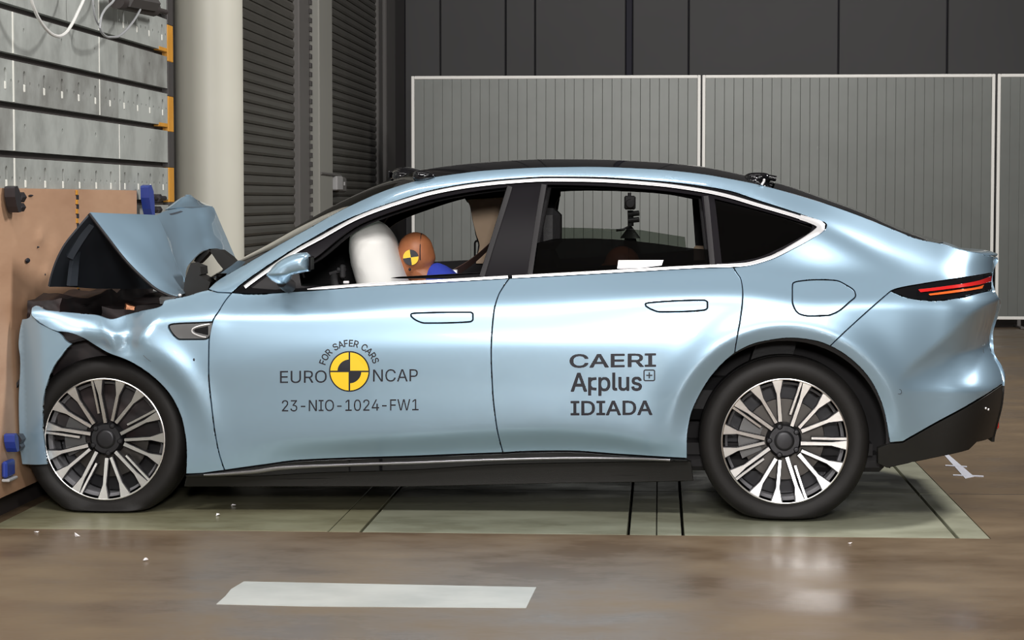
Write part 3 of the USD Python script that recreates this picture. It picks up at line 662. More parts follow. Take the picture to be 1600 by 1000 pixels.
bumper_f = body('front_bumper', loop(curve([(90, 518.5), (97, 524), (103, 531), (115.5, 537)]), curve([(115.5, 537), (103, 549), (96, 558), (88, 568), (76, 596), (68, 630), (67, 664), (70, 696), (75, 726)]), curve([(75, 726), (52, 727.5), (32, 727)]), curve([(32, 727), (27, 690), (26, 640), (25.5, 565), (27, 520), (31, 499)]), curve([(31, 499), (43.5, 496), (49, 484), (57, 502), (72, 510), (90, 518.5)])), both=True, yf=lambda x, z: -.012 + .085 * (.88 - z) + .02 * np.clip((-2.58 - x) / .1, 0, 1) ** 2)
for o, dk in ((HANDLE_F, front_door), (HANDLE_R, rear_door)):
    obj('handle', panel(o.buffer(-.0006), h=.01, th=.01), PAINT, dk)
obj('charge_flap', panel(FLAP.buffer(-.0006), h=.012, th=.01), PAINT, side)
# dark inner shell closes the panel gaps and carries the sills
wheel_cut = shapely.union_all([Point(.523, .335).buffer(.42), Point(-2.357, .325).buffer(.40)])
lower = pxpoly(loop([(35, 500), (170, 505), (255, 482), (325, 459), (365, 463), (500, 458), (800, 440), (1146, 424), (1200, 412), (1285, 368), (1300, 350), (1400, 380), (1480, 420), (1530, 440), (1540, 560), (1548, 600), (1500, 640), (1400, 690), (1376, 715), (1080, 745), (300, 752), (290, 735), (60, 715), (40, 690)]))
low2 = lower.difference(wheel_cut).difference(shapely.box(-4, 0, P(165, 500, 0)[0], 3)); low2 = low2 if low2.geom_type == 'Polygon' else max(low2.geoms, key=lambda g: g.area)
ms = panel(low2, h=.03, th=.02, dy=.019)
obj('body_shell', ms, DARK, car); obj('body_shell', mirror(ms), DARK, car)
# gloss black sill with its bright moulding and the matt lower edge
sill_t = np.vstack([SILL_F, SILL_R[1:]]); sill_t = sill_t[np.r_[0:len(sill_t) - 1:2, len(sill_t) - 1]]
sill_b = curve([(290, 745), (390, 744.2), (490, 739), (640, 734.3), (787, 725.5), (900, 723), (1074, 721)], 6)
sm = panel(pxpoly(loop([(290, 742), (351, 736.5)], sill_t + (0, 1.2), [(1074, 716.5)], [(1076, 722)], sill_b[::-1])), h=.012, th=.03, dy=-.004)
obj('sill_moulding', sm, BLACK_GLOSS, car); obj('sill_moulding', mirror(sm), BLACK_GLOSS, car)
bl = strip(curve([(318, 742.5), (390, 738), (440, 731.5), (540, 727), (640, 723.8), (785, 718.6), (900, 716.4), (1047, 719.3)], 8), np.interp(np.arange(len(curve([(318, 742.5), (390, 738), (440, 731.5), (540, 727), (640, 723.8), (785, 718.6), (900, 716.4), (1047, 719.3)], 8))), [0, 12, 25, 90], [3, 7, 4.5, 4.0]), -.006)
obj('sill_bright_trim', bl, SILL_TRIM, car); obj('sill_bright_trim', mirror(bl), SILL_TRIM, car)
lowsill = panel(pxpoly(loop(sill_b, [(1080, 722), (1084, 752), (1000, 754), (640, 761), (400, 761), (286, 761)])), h=.03, th=.05, dy=.012)
obj('lower_sill', lowsill, BLACK_PLASTIC, car); obj('lower_sill', mirror(lowsill), BLACK_PLASTIC, car)
obj('underbody', cbox((-2.0, .20, .19), (.95, 1.76, .26), .02), DARK, car)

# -- side windows: dark frames, chrome surround, glass
def glasspoly(pts, dy=.008): return pxpoly(pts, dy)
chrome_out = loop(B_UP[2:], B_TIP, B_LOW)
lens = pxpoly(loop(B_UP, B_TIP, B_LOW, BELT_LOW))
inner_lens = pxpoly(loop(GLASS_UP, GLASS_TIP, GLASS_LOW, [(430, 452), (390, 449)]))
seal = panel(lens.buffer(-.001).difference(inner_lens.buffer(.001)), h=.008, th=.012, dy=.003)
obj('window_seal', seal, BLACK_GLOSS, car); obj('window_seal', mirror(seal), BLACK_GLOSS, car)
up_c = loop(curve((B_UP[3:] * 0.36 + np.array([GLASS_UP[np.argmin(np.abs(GLASS_UP[:, 0] - x[0] - 4))] for x in B_UP[3:]]) * .64), 6))
cu = strip(up_c, 6.0, .001); obj('window_chrome', cu, CHROME, car); obj('window_chrome', mirror(cu), CHROME, car)
tipc = curve([(1250, 339.5), (1268, 345), (1280, 350), (1284, 354.5), (1280, 359.5), (1268, 368), (1240, 384.5), (1200, 404), (1160, 413.6), (1120, 415.3)], 4)
ct = strip(tipc, np.interp(tipc[:, 0], [1100, 1220, 1270, 1290], [5.5, 6.5, 10, 15]), .0005); obj('window_chrome', ct, CHROME, car); obj('window_chrome', mirror(ct), CHROME, car)
beltc = curve([(1125, 415.2), (1080, 417.1), (1000, 421.6), (900, 427.1), (800, 432.5)], 6)
belt2 = curve([(794, 432.7), (690, 438.5), (580, 444.3), (500, 450.2), (480, 452)], 6)
for b in (beltc, belt2):
    cb_ = strip(b, np.interp(b[:, 0], [480, 505, 2000], [2.0, 5.0, 5.0]), -.001); obj('window_chrome', cb_, CHROME, car); obj('window_chrome', mirror(cb_), CHROME, car)
# apertures
AP_F = loop(curve([(470, 447), (462, 430), (500, 398), (560, 352), (620, 329), (680, 311), (740, 299.5), (793, 293)]), [(754, 431.5)], [(690, 435), (580, 441), (500, 446.5)])
AP_R = loop(curve([(856, 289), (920, 290.5), (1020, 297), (1096, 307)]), [(1108, 412), (1080, 413.5), (1000, 418), (900, 423.5), (826, 427.5), (833, 400)])
AP_Q = loop(curve([(1117, 311), (1180, 327), (1258, 350)]), GLASS_TIP[1:-1] + (-5, 0), curve([(1257, 367), (1218, 388), (1178, 404), (1128, 411)]))
apf, apr, apq = (pxpoly(x, .01) for x in (AP_F, AP_R, AP_Q))
frame = inner_lens.buffer(.002).difference(shapely.union_all([apf, apr, apq]))
fm = panel(frame, h=.012, th=.022, dy=.012)
obj('window_frame', fm, PILLAR_BLACK, car); obj('window_frame', mirror(fm), PILLAR_BLACK, car)
for pts in ([(797, 291), (753, 432)], [(850, 288), (838, 360), (828, 428)], [(1103, 306), (1113, 413)]):
    pc = strip(curve(pts, 8), 8.5, .006, .003); obj('pillar_trim', pc, LINER, car); obj('pillar_trim', mirror(pc), LINER, car)
GL_R = loop(curve([(838, 380), (846, 378), (870, 373), (916, 372.5), (956, 374), (1020, 380), (1086, 388.5), (1108, 390)]), [(1110, 416), (1000, 422), (826, 431)])
zb_ = P(960, 424, .13)[2]; gyf = lambda x, z: .142 + .55 * (z - zb_) + .012 * np.cos((z - zb_) * 6)
gr = panel(pxpoly(GL_R, .02), h=.015, th=.004, yf=gyf, roll=.0008); obj('rear_side_window', gr, TINT, car, label='half-lowered tinted rear side window')
gq = panel(apq.buffer(.006), h=.03, th=.004, dy=.020, roll=.001); obj('quarter_window', gq, PRIVACY, car); obj('quarter_window', mirror(gq), PRIVACY, car)
# far rear window, half lowered
fw = Pv([(838, 357), (867, 355), (920, 356), (1000, 359), (1070, 370), (1073, 398), (838, 412)], 1.74)
pf_ = Polygon(fw[:, [0, 2]]); e = panel(pf_, h=.04, th=.004, yf=lambda x, z: 1.74 - 0.0 * x + (-.35) * (z - 1.03), roll=.001)
obj('rear_side_window', e, FARTINT, car)
# painted reflection: a white patch on the lower edge of the rear window
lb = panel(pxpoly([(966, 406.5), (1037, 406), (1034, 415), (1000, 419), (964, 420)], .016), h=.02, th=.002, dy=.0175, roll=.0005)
obj('painted_reflection', lb, PLAIN_WHITE, car, label='white patch painted as a reflection at the foot of the rear window')

# -- far-side inner trim, seen through the open windows
YT = 1.66
def farpoly(pts): return Polygon(Pv(pts, YT)[:, [0, 2]])
AF = loop(curve([(600, 352), (615, 335), (648, 327), (692, 314), (728, 307.5)]), [(733, 316), (738, 318), (744, 366), (748, 382), (744, 406.5), (678, 409), (600, 414)])
AR = loop(curve([(877, 299.5), (920, 298), (1020, 301.5), (1081, 311)]), [(1087, 389), (1072, 392), (960, 399), (866, 405), (867, 355), (870, 318), (877, 306)])
yt = lambda x, z: YT + 0.0 * x - .42 * np.clip(z - 1.05, 0, 1)
outer = lens.buffer(.03).union(shapely.box(-1.9, .86, .45, 1.02))
it = panel(outer.difference(shapely.union_all([farpoly(AF), farpoly(AR)])), h=.025, th=.06, yf=yt)
obj('inner_trim', it, LINER, car)
near_in = outer.difference(shapely.union_all([apf.buffer(-.012), apr.buffer(-.012), shapely.box(-1.6, .8, .2, 1.0)]))
if near_in.geom_type != 'Polygon': near_in = max(near_in.geoms, key=lambda g: g.area)
obj('inner_trim', mirror(panel(near_in, h=.03, th=.05, yf=yt)), LINER, car)
# cream centre pillar trim of the far side, its grab loop and the belt
cp = farpoly(loop(curve([(733, 312), (738, 322), (741, 342), (746, 366), (750.5, 383), (747, 398), (744, 412)]), curve([(772, 412), (776, 395), (784, 366), (790, 330), (791, 308)])))
obj('pillar_cover', panel(cp, h=.015, th=.05, dy=-.035, yf=yt), BEIGE, car, label='cream far-side centre pillar trim')
hl = Pv(curve([(742, 402), (742, 380), (744.5, 376.5), (748, 376)], 2), YT - .06); obj('belt_loop', tube(hl, .005, 8), BLACK_TRIM, car)
b0, b1 = P(768, 382, .98), P(706, 429, .62)
bp = [b0 + (b1 - b0) * s + np.array([0, 0, -.012 * math.sin(math.pi * s)]) for s in np.linspace(0, 1, 14)]
bd = np.array([.012, 0, .024]); Gb = np.stack([np.array(bp) + bd, np.array(bp) - bd], 1); obj('seat_belt', shell(Gb, .003), BELT, car, label='brown belt webbing slanting across the cabin')
bk = P(703, 428, .61); obj('belt_buckle', cat([cbox(bk - (.03, .012, .018), bk + (.025, .012, .015), .005), cbox(bk + (.0, -.014, .0), bk + (.035, .014, .02), .004)]), CHROME, car)
for a, b, w in ((857, 352, .014), (1093, 400, .028)):
    q = P(a, b, 1.55); obj('pillar_patch', cbox(q - (w, .02, .045), q + (w, .02, .05), .01), BEIGE, car, label='small cream trim piece on the far pillar')

# -- roof, windscreen, rear glass, boot lid: lofted from edge to edge
S_C = [(318, 446), (345, 428), (385, 404), (430, 379.5), (480, 348.5), (546, 311.5), (614, 280.5), (650, 268), (700, 259.5), (760, 253.5), (860, 248.6), (920, 248.8), (1020, 253), (1100, 261), (1140, 268.5), (1220, 287), (1280, 307), (1340, 328.5), (1407, 357), (1446, 369.5), (1475, 378), (1505, 389), (1530, 389.5), (1562, 398)]
sc = np.array(S_C, float); Cc = Pv(sc, CY)
re_i = CubicSpline(R_TOP[:, 0] + np.arange(len(R_TOP)) * 1e-6, R_TOP[:, 1]) if False else PchipInterpolator(R_TOP[:, 0], R_TOP[:, 1])
sc_i = PchipInterpolator(sc[:, 0], sc[:, 1])
def loft(x0, x1, n, inset=0.0, drop=0.0, m=33, ymax=0.6):
    us = np.linspace(x0, x1, n); e = np.stack([us, re_i(us)], 1); E = PB(e); C = Pv(np.stack([us, sc_i(us)], 1), CY)
    E[:, 1] = np.minimum(E[:, 1], ymax)
    tt = np.linspace(-1, 1, m); G = np.zeros((n, m, 3)); s = (1 - inset)
    for j, tv in enumerate(tt):
        a = abs(tv) * s; w = a ** 2.2
        G[:, j, 0] = C[:, 0] + (E[:, 0] - C[:, 0]) * w; G[:, j, 2] = C[:, 2] + (E[:, 2] - C[:, 2]) * w - drop
        G[:, j, 1] = CY + np.sign(tv) * (CY - E[:, 1]) * a
    return G
obj('windscreen', shell(loft(345, 655, 50), .005), SCREEN_GLASS, car)
obj('roof_glass', shell(loft(655, 1205, 70), .006), BLACK_GLOSS, car)
obj('rear_window', shell(loft(1208, 1466, 40), .006), BLACK_GLOSS, car)
obj('boot_lid', shell(loft(1469, 1556, 24, ymax=.9), .012), PAINT, car)
obj('roof_lining', shell(loft(640, 1330, 50, inset=.02, drop=.055), -.012), LINER, car)
obj('screen_header', shell(loft(600, 662, 10, inset=.03, drop=.02), -.012), LINER, car)
# rear face closing the tail, from the flank's edge across to the other side
pys = np.linspace(404, 690, 70); E_ = PB(np.stack([TAIL(pys) - 3.0, pys], 1)); Gt = np.zeros((70, 25, 3))
E_[:, 0] = gaussian_filter(E_[:, 0], 1.0); E_[:, 1] = gaussian_filter(E_[:, 1], 2.0)
for j, tv in enumerate(np.linspace(-1, 1, 25)):
    Gt[:, j, 0] = E_[:, 0] - .006; Gt[:, j, 1] = CY + tv * (CY - E_[:, 1]); Gt[:, j, 2] = E_[:, 2]
cut = int(np.searchsorted(pys, 600))
obj('tail_panel', shell(Gt[:cut + 1], -.012), PAINT, car); obj('rear_diffuser', shell(Gt[cut:], -.012), BLACK_PLASTIC, car)
# tail lamps
tl = body('tail_lamp', loop(LAMP_UP, curve([(1551, 426.5), (1553, 440), (1549, 454)]), LAMP_LOW[::-1]), BLACK_GLOSS, label=None, dy=.003)
def lampbar(pts, m, lab):
    p = panel(pxpoly(pts), h=.01, th=.008, dy=-.004, roll=.0015); obj('lamp_strip', p, m, tl, label=lab)
lampbar(loop(curve([(1434, 452), (1480, 446.5), (1528, 438.5), (1549, 431)]), curve([(1549, 440), (1530, 445), (1480, 452), (1438, 457)])), RED_LENS, 'red light strip')
lampbar(loop(curve([(1450, 459), (1490, 453.5), (1530, 447.5), (1538, 444)]), curve([(1535, 451), (1500, 456.5), (1453, 462)])), ORANGE_LENS, 'orange light strip')
rfl = P(1556, 664, .45); obj('rear_reflector', cbox(rfl - (.02, .012, .018), rfl + (.012, .03, .018), .006), RED_LENS, car, label='dark red reflector in the lower bumper')
for (a, b) in ((1405, 612),):
    c = PB([(a, b)])[0]; obj('sensor_ring', lathe_y([(.0092, .006), (.0092, -.0006), (.0106, -.0006), (.0106, .006)], 24, c), ALLOY_DARK, bumper_r)
for (a, b) in ((1540, 638), (1544, 640)):
    c = PB([(a, b)])[0]; s = trimesh.creation.icosphere(subdivisions=2, radius=.005); s.apply_translation(c + (0, -.002, 0)); obj('bumper_screw', s, CHROME, valance)
# wing ornament
orn = obj('wing_camera', panel(ORN.buffer(-.0004), h=.01, th=.02, dy=.006), CALIPER, fender, label='grey side camera fairing with a chrome arrow')
vt = strip(curve([(327.5, 506.5), (315, 508.5), (304, 512), (300.5, 514.5), (299.8, 517.3), (301, 519.8), (304, 521.8), (322, 527)], 1.5), 2.6, .0025, .002); obj('chrome_arrow', vt, CHROME, fender)
orn2 = panel(pxpoly(loop([(325, 509), (325, 524), (305, 519.5), (302, 517), (305, 514)])), h=.01, th=.004, dy=.0035); obj('camera_window', orn2, BLACK_GLOSS, fender)
c = PB([(303, 562)])[0]; s = trimesh.creation.icosphere(subdivisions=2, radius=1); s.apply_scale((.004, .002, .006)); s.apply_translation(c); obj('paint_chip', s, INK, fender)
for pts in ([(224, 555), (229, 560), (236, 565)],):
    obj('scratch', strip(curve(pts, 1.5), .7, .0005, .0006), HAZ_K, fender)

# -- printed lettering and the round emblem on the doors
def put(text, x0, base, width, height, parent, bold=False, slope=0.0, name='lettering', xs=None, ink=INK):
    m = meshkit.text_mesh(text, 1.0, depth=1.0, bold=bold); v = np.array(m.vertices); v[:, 0] -= v[:, 0].min()
    px = x0 + v[:, 0] * width / v[:, 0].max(); py = base - v[:, 1] * height + (px - x0) * slope
    w = PB(np.stack([px, py], 1)); w[:, 1] += .0004 - .0014 * v[:, 2]
    obj(name, trimesh.Trimesh(w, m.faces, process=False), ink, parent, smooth=False)
def put_shape(poly, parent, m, name, d=.0014, base=0.0):
    e = extrude(poly, 1.0); v = np.array(e.vertices); w = PB(np.stack([v[:, 0], -v[:, 1]], 1)); w[:, 1] += .0004 - base - d * v[:, 2]
    obj(name, trimesh.Trimesh(w, e.faces, process=False), m, parent, smooth=False)
put('EURO', 437.5, 598.5, 73, 18.8, front_door, slope=-.012)
put('NCAP', 583, 596.3, 70, 18.8, front_door, slope=-.010)
put('23-NIO-1024-FW1', 440.5, 642.8, 213.5, 17.4, front_door, slope=-.008)
put('CAERI', 890, 574.2, 135, 20, rear_door, bold=True, slope=-.012)
put('plus', 949.5, 610.3, 0, 0, rear_door) if False else None
put('A', 891.5, 611, 26, 27.8, rear_door, bold=True)
put('plus', 935, 610.2, 68, 27.0, rear_door, bold=True, slope=-.012)
def P2(pts): return Polygon([(a, -b) for a, b in pts])
rl = shapely.union_all([shapely.box(919, -618, 923.8, -589.5), LineString([(921.5, -596), (925, -592.2), (932, -591.4)]).buffer(2.2, cap_style='flat'), LineString([(921.5, -603), (925, -607.4), (932, -608)]).buffer(2.2, cap_style='flat')])
put_shape(rl, rear_door, INK, 'lettering')
put('IDIADA', 891.5, 648.5, 128, 21.4, rear_door, bold=True, slope=-.006)
rs = Point(1014.5, -586.5).buffer(1); rs = shapely.box(1008.5, -592.5, 1020.5, -580.5).buffer(3.2)
put_shape(rs.difference(rs.buffer(-1.9)), rear_door, INK, 'badge')
put_shape(shapely.union_all([shapely.box(1009.6, -587.5, 1019.4, -585.5), shapely.box(1013.5, -591.4, 1015.5, -581.6)]), rear_door, INK, 'badge_cross')
EC = (546.0, -580.3)
disc = Point(*EC).buffer(31.8, quad_segs=24); put_shape(disc, front_door, INK, 'emblem')
for k, (sx, sy) in enumerate(((-1, 1), (1, 1), (-1, -1), (1, -1))):
    qd = Point(*EC).buffer(29.8, quad_segs=24).intersection(shapely.box(*sorted((EC[0] + sx * 1.2, EC[0] + sx * 40)), 0, 1) if False else shapely.box(min(EC[0] + sx * 1.2, EC[0] + sx * 40), min(EC[1] + sy * 1.2, EC[1] + sy * 40), max(EC[0] + sx * 1.2, EC[0] + sx * 40), max(EC[1] + sy * 1.2, EC[1] + sy * 40)))
    if sx * sy < 0: qd = qd.difference(Point(*EC).buffer(18.6, quad_segs=24))
    put_shape(qd, front_door, YELLOW, 'emblem_quadrant', d=.0010, base=.0015)
word = 'FOR SAFER CARS'; wid = {'F': .88, 'O': 1.15, 'R': 1.02, ' ': .55, 'S': .98, 'A': 1.06, 'E': .9, 'C': 1.08}
tot = sum(wid[c] for c in word); ang = 166.0; sweep = 149.0
for ch in word:
    da = wid[ch] / tot * sweep; mid = math.radians(ang - da / 2); ang -= da
    if ch == ' ': continue
    m = meshkit.text_mesh(ch, 1.0, depth=1.0, bold=True); v = np.array(m.vertices); v[:, 0] -= (v[:, 0].min() + v[:, 0].max()) / 2; v[:, :2] *= (9.6, 10.2)
    r0 = 39.0; c_, s_ = math.cos(mid), math.sin(mid)
    px = EC[0] + (r0 + v[:, 1]) * c_ + v[:, 0] * s_; py = EC[1] + (r0 + v[:, 1]) * s_ - v[:, 0] * c_
    w = PB(np.stack([px, -py], 1)); w[:, 1] += .0004 - .0014 * v[:, 2]
    obj('lettering', trimesh.Trimesh(w, m.faces, process=False), INK, front_door, smooth=False)

# -- buckled bonnet
def patch(rows, n=14, m=14):
    """rows: lists of (px, py, Y) control points -> smooth grid"""
    R = []
    for r in rows:
        w = np.array([P(a, b, y) for a, b, y in r]); s = np.linspace(0, 1, len(w)); R.append(PchipInterpolator(s, w, axis=0)(np.linspace(0, 1, n)))
    R = np.array(R); s = np.linspace(0, 1, len(R)); return PchipInterpolator(s, R, axis=0)(np.linspace(0, 1, m))
bn = UsdGeom.Xform.Define(stage, path_for(car, 'bonnet')).GetPrim()
near = patch([[(139.5, 333, .13), (166, 368, .135), (195, 405.5, .14), (222, 433, .14), (248, 454, .14), (277, 464.5, .15)],
              [(172, 334.8, .30), (196, 366, .30), (222, 401, .28), (246, 428, .27), (264, 448, .26), (282, 462, .24)],
              [(214, 336.3, .55), (234, 365, .52), (250, 398, .49), (266, 424, .46), (276, 443, .44), (287, 460, .42)],
              [(243, 337.5, .75), (256, 364, .70), (266, 394, .66), (276, 418, .63), (284, 432, .60), (289.5, 458, .56)]], 22, 30)
obj('bonnet_skin', shell(near, .007), PAINT, bn)
far = patch([[(243, 337.5, .75), (256, 364, .70), (266, 394, .66), (276, 418, .63), (283, 431, .60), (288.5, 441, .58)],
             [(262, 329.5, .98), (272, 352, .96), (280, 376, .93), (286, 394, .90), (292, 408, .88), (295, 414, .86)],
             [(297, 325.2, 1.30), (303, 342, 1.27), (308, 360, 1.25), (311, 376, 1.23), (315, 388, 1.20), (318, 393.2, 1.18)],
             [(318, 322.5, 1.50), (325, 340, 1.46), (328, 358, 1.44), (330, 372, 1.42), (333, 382, 1.40), (336, 389.5, 1.38)],
             [(332, 324.5, 1.62), (344, 353, 1.70), (351, 369, 1.72), (357.5, 384.5, 1.74), (363, 397, 1.76), (369, 411, 1.78)]], 20, 34)
obj('bonnet_skin', shell(far, .007), PAINT, bn)
peak = patch([[(258, 329, .98), (272, 327, 1.1), (300, 325, 1.3), (332, 324.5, 1.62)], [(272, 319, 1.2), (285, 315, 1.3), (303, 318.5, 1.42), (325, 322, 1.66)], [(293, 304.5, 1.4), (295, 304, 1.42), (305, 313, 1.55), (319, 319, 1.7)]], 20, 10)
obj('bonnet_fold', shell(peak, .007), PAINT, bn, label='torn upper fold of the bonnet')
front = patch([[(139.5, 333, .13), (118, 358, .14), (98, 384, .16), (83, 416, .2), (75, 447, .25)],
               [(172, 334.8, .30), (150, 360, .32), (128, 390, .36), (112, 420, .4), (103, 447, .44)],
               [(214, 336.3, .55), (196, 362, .6), (172, 392, .66), (158, 422, .7), (150, 450, .74)],
               [(243, 337.5, .75), (236, 352, .9), (222, 396, 1.0), (208, 424, 1.1), (200, 450, 1.2)],
               [(297, 325.2, 1.30), (282, 350, 1.4), (262, 390, 1.5), (250, 420, 1.6), (245, 450, 1.7)]], 20, 26)
obj('bonnet_underside', shell(front, .008), HOODIN, bn, label='dark underside of the folded bonnet front')
ed = np.array([P(a, b, y) for a, b, y in ((139, 334, .125), (166, 369, .13), (195, 406, .135), (222, 433.5, .135), (248, 454.5, .135), (277, 465.5, .145))])
obj('bonnet_edge', tube(PchipInterpolator(np.arange(6), ed, axis=0)(np.linspace(0, 5, 30)), .006, 8), BLACK_TRIM, bn)
rib = patch([[(136, 345, .2), (118, 372, .22), (103, 398, .24)], [(146, 350, .22), (127, 377, .24), (112, 402, .26)]], 12, 6); obj('bonnet_rib', shell(rib, .02), HOODIN, bn)
rib = patch([[(112, 392, .3), (108, 412, .3), (104, 446, .3)], [(120, 392, .34), (118, 412, .34), (116, 446, .34)]], 12, 6); obj('bonnet_rib', shell(rib, .02), HOODIN, bn)

# -- wrecked engine bay
def lump(lo, hi, seed, amp=.05, sub=22):
    x = np.linspace(0, 1, sub); Vt_ = []; b = trimesh.creation.box((1, 1, 1))
    for _ in range(4): b = b.subdivide()
    v = np.array(b.vertices); lo, hi = np.array(lo), np.array(hi); v = (v + .5) * (hi - lo) + lo
    for k in range(3): v[:, k] += (meshkit.fbm(v * 7 + k * 11.3, 4, seed + k) - .5) * 2 * amp
    return trimesh.Trimesh(v, b.faces, process=False)
zt = P(150, 500, .2)[2]
obj('engine_bay', lump((-2.60, .20, .30), (-1.82, 1.76, zt - .03), 3, .05), ENGINE, car)
obj('engine_block', lump((-2.46, .45, .5), (-1.98, 1.5, zt + .05), 8, .04), ENGINE, car)
q0, q1 = P(36, 492, .2), P(70, 452, .3)
obj('crushed_panel', lump((-2.68, .12, q0[2] - .05), (-2.54, 1.8, q1[2] - .03), 12, .03), ENGINE, car)
for a, b, y, l in ((207, 481, .26, .020),):
    c = P(a, b, y); obj('bracket', lump(c - (l, .03, .012), c + (l, .03, .012), 5, .035), COPPER, car)
c = P(57, 482, .06); obj('headlamp_shard', lump(c - (.016, .02, .010), c + (.018, .02, .010), 9, .016), WHITE_LENS, car, label='crushed clear headlamp corner')
c = P(263, 470, .13); obj('hinge', lump(c - (.03, .03, .01), c + (.028, .03, .014), 15, .02), CALIPER, car)
c = P(281, 461.5, .12); s = trimesh.creation.icosphere(subdivisions=2, radius=.008); s.apply_translation(c); obj('hinge_bolt', s, CHROME, car)
# scuttle parts showing through the bonnet's torn corner
def slab(pts, y0, y1, m, name):
    w = Pv(pts, y0); e = extrude(Polygon(w[:, [0, 2]]), y1 - y0); v = np.array(e.vertices); obj(name, trimesh.Trimesh(np.stack([v[:, 0], y1 - v[:, 2], v[:, 1]], 1), e.faces, process=False), m, car, smooth=False)
slab([(286, 462), (289, 436), (298, 411), (313, 417), (314, 429), (311, 430), (329, 441), (324, 455), (300, 462)], .45, .60, BLACK_PLASTIC, 'scuttle')
slab([(303, 408), (307, 400), (318, 393), (327, 389), (330, 389), (326, 395), (318, 404), (310, 412)], 1.25, 1.35, BLACK_PLASTIC, 'scuttle')
slab([(326, 389), (345, 391), (360, 402), (369, 412), (356, 424), (349, 421), (340, 410)], 1.25, 1.35, BLACK_PLASTIC, 'scuttle')
slab([(320, 444), (336, 437), (352, 424), (356, 427), (340, 441), (322, 452)], .55, 1.4, BLACK_PLASTIC, 'scuttle')

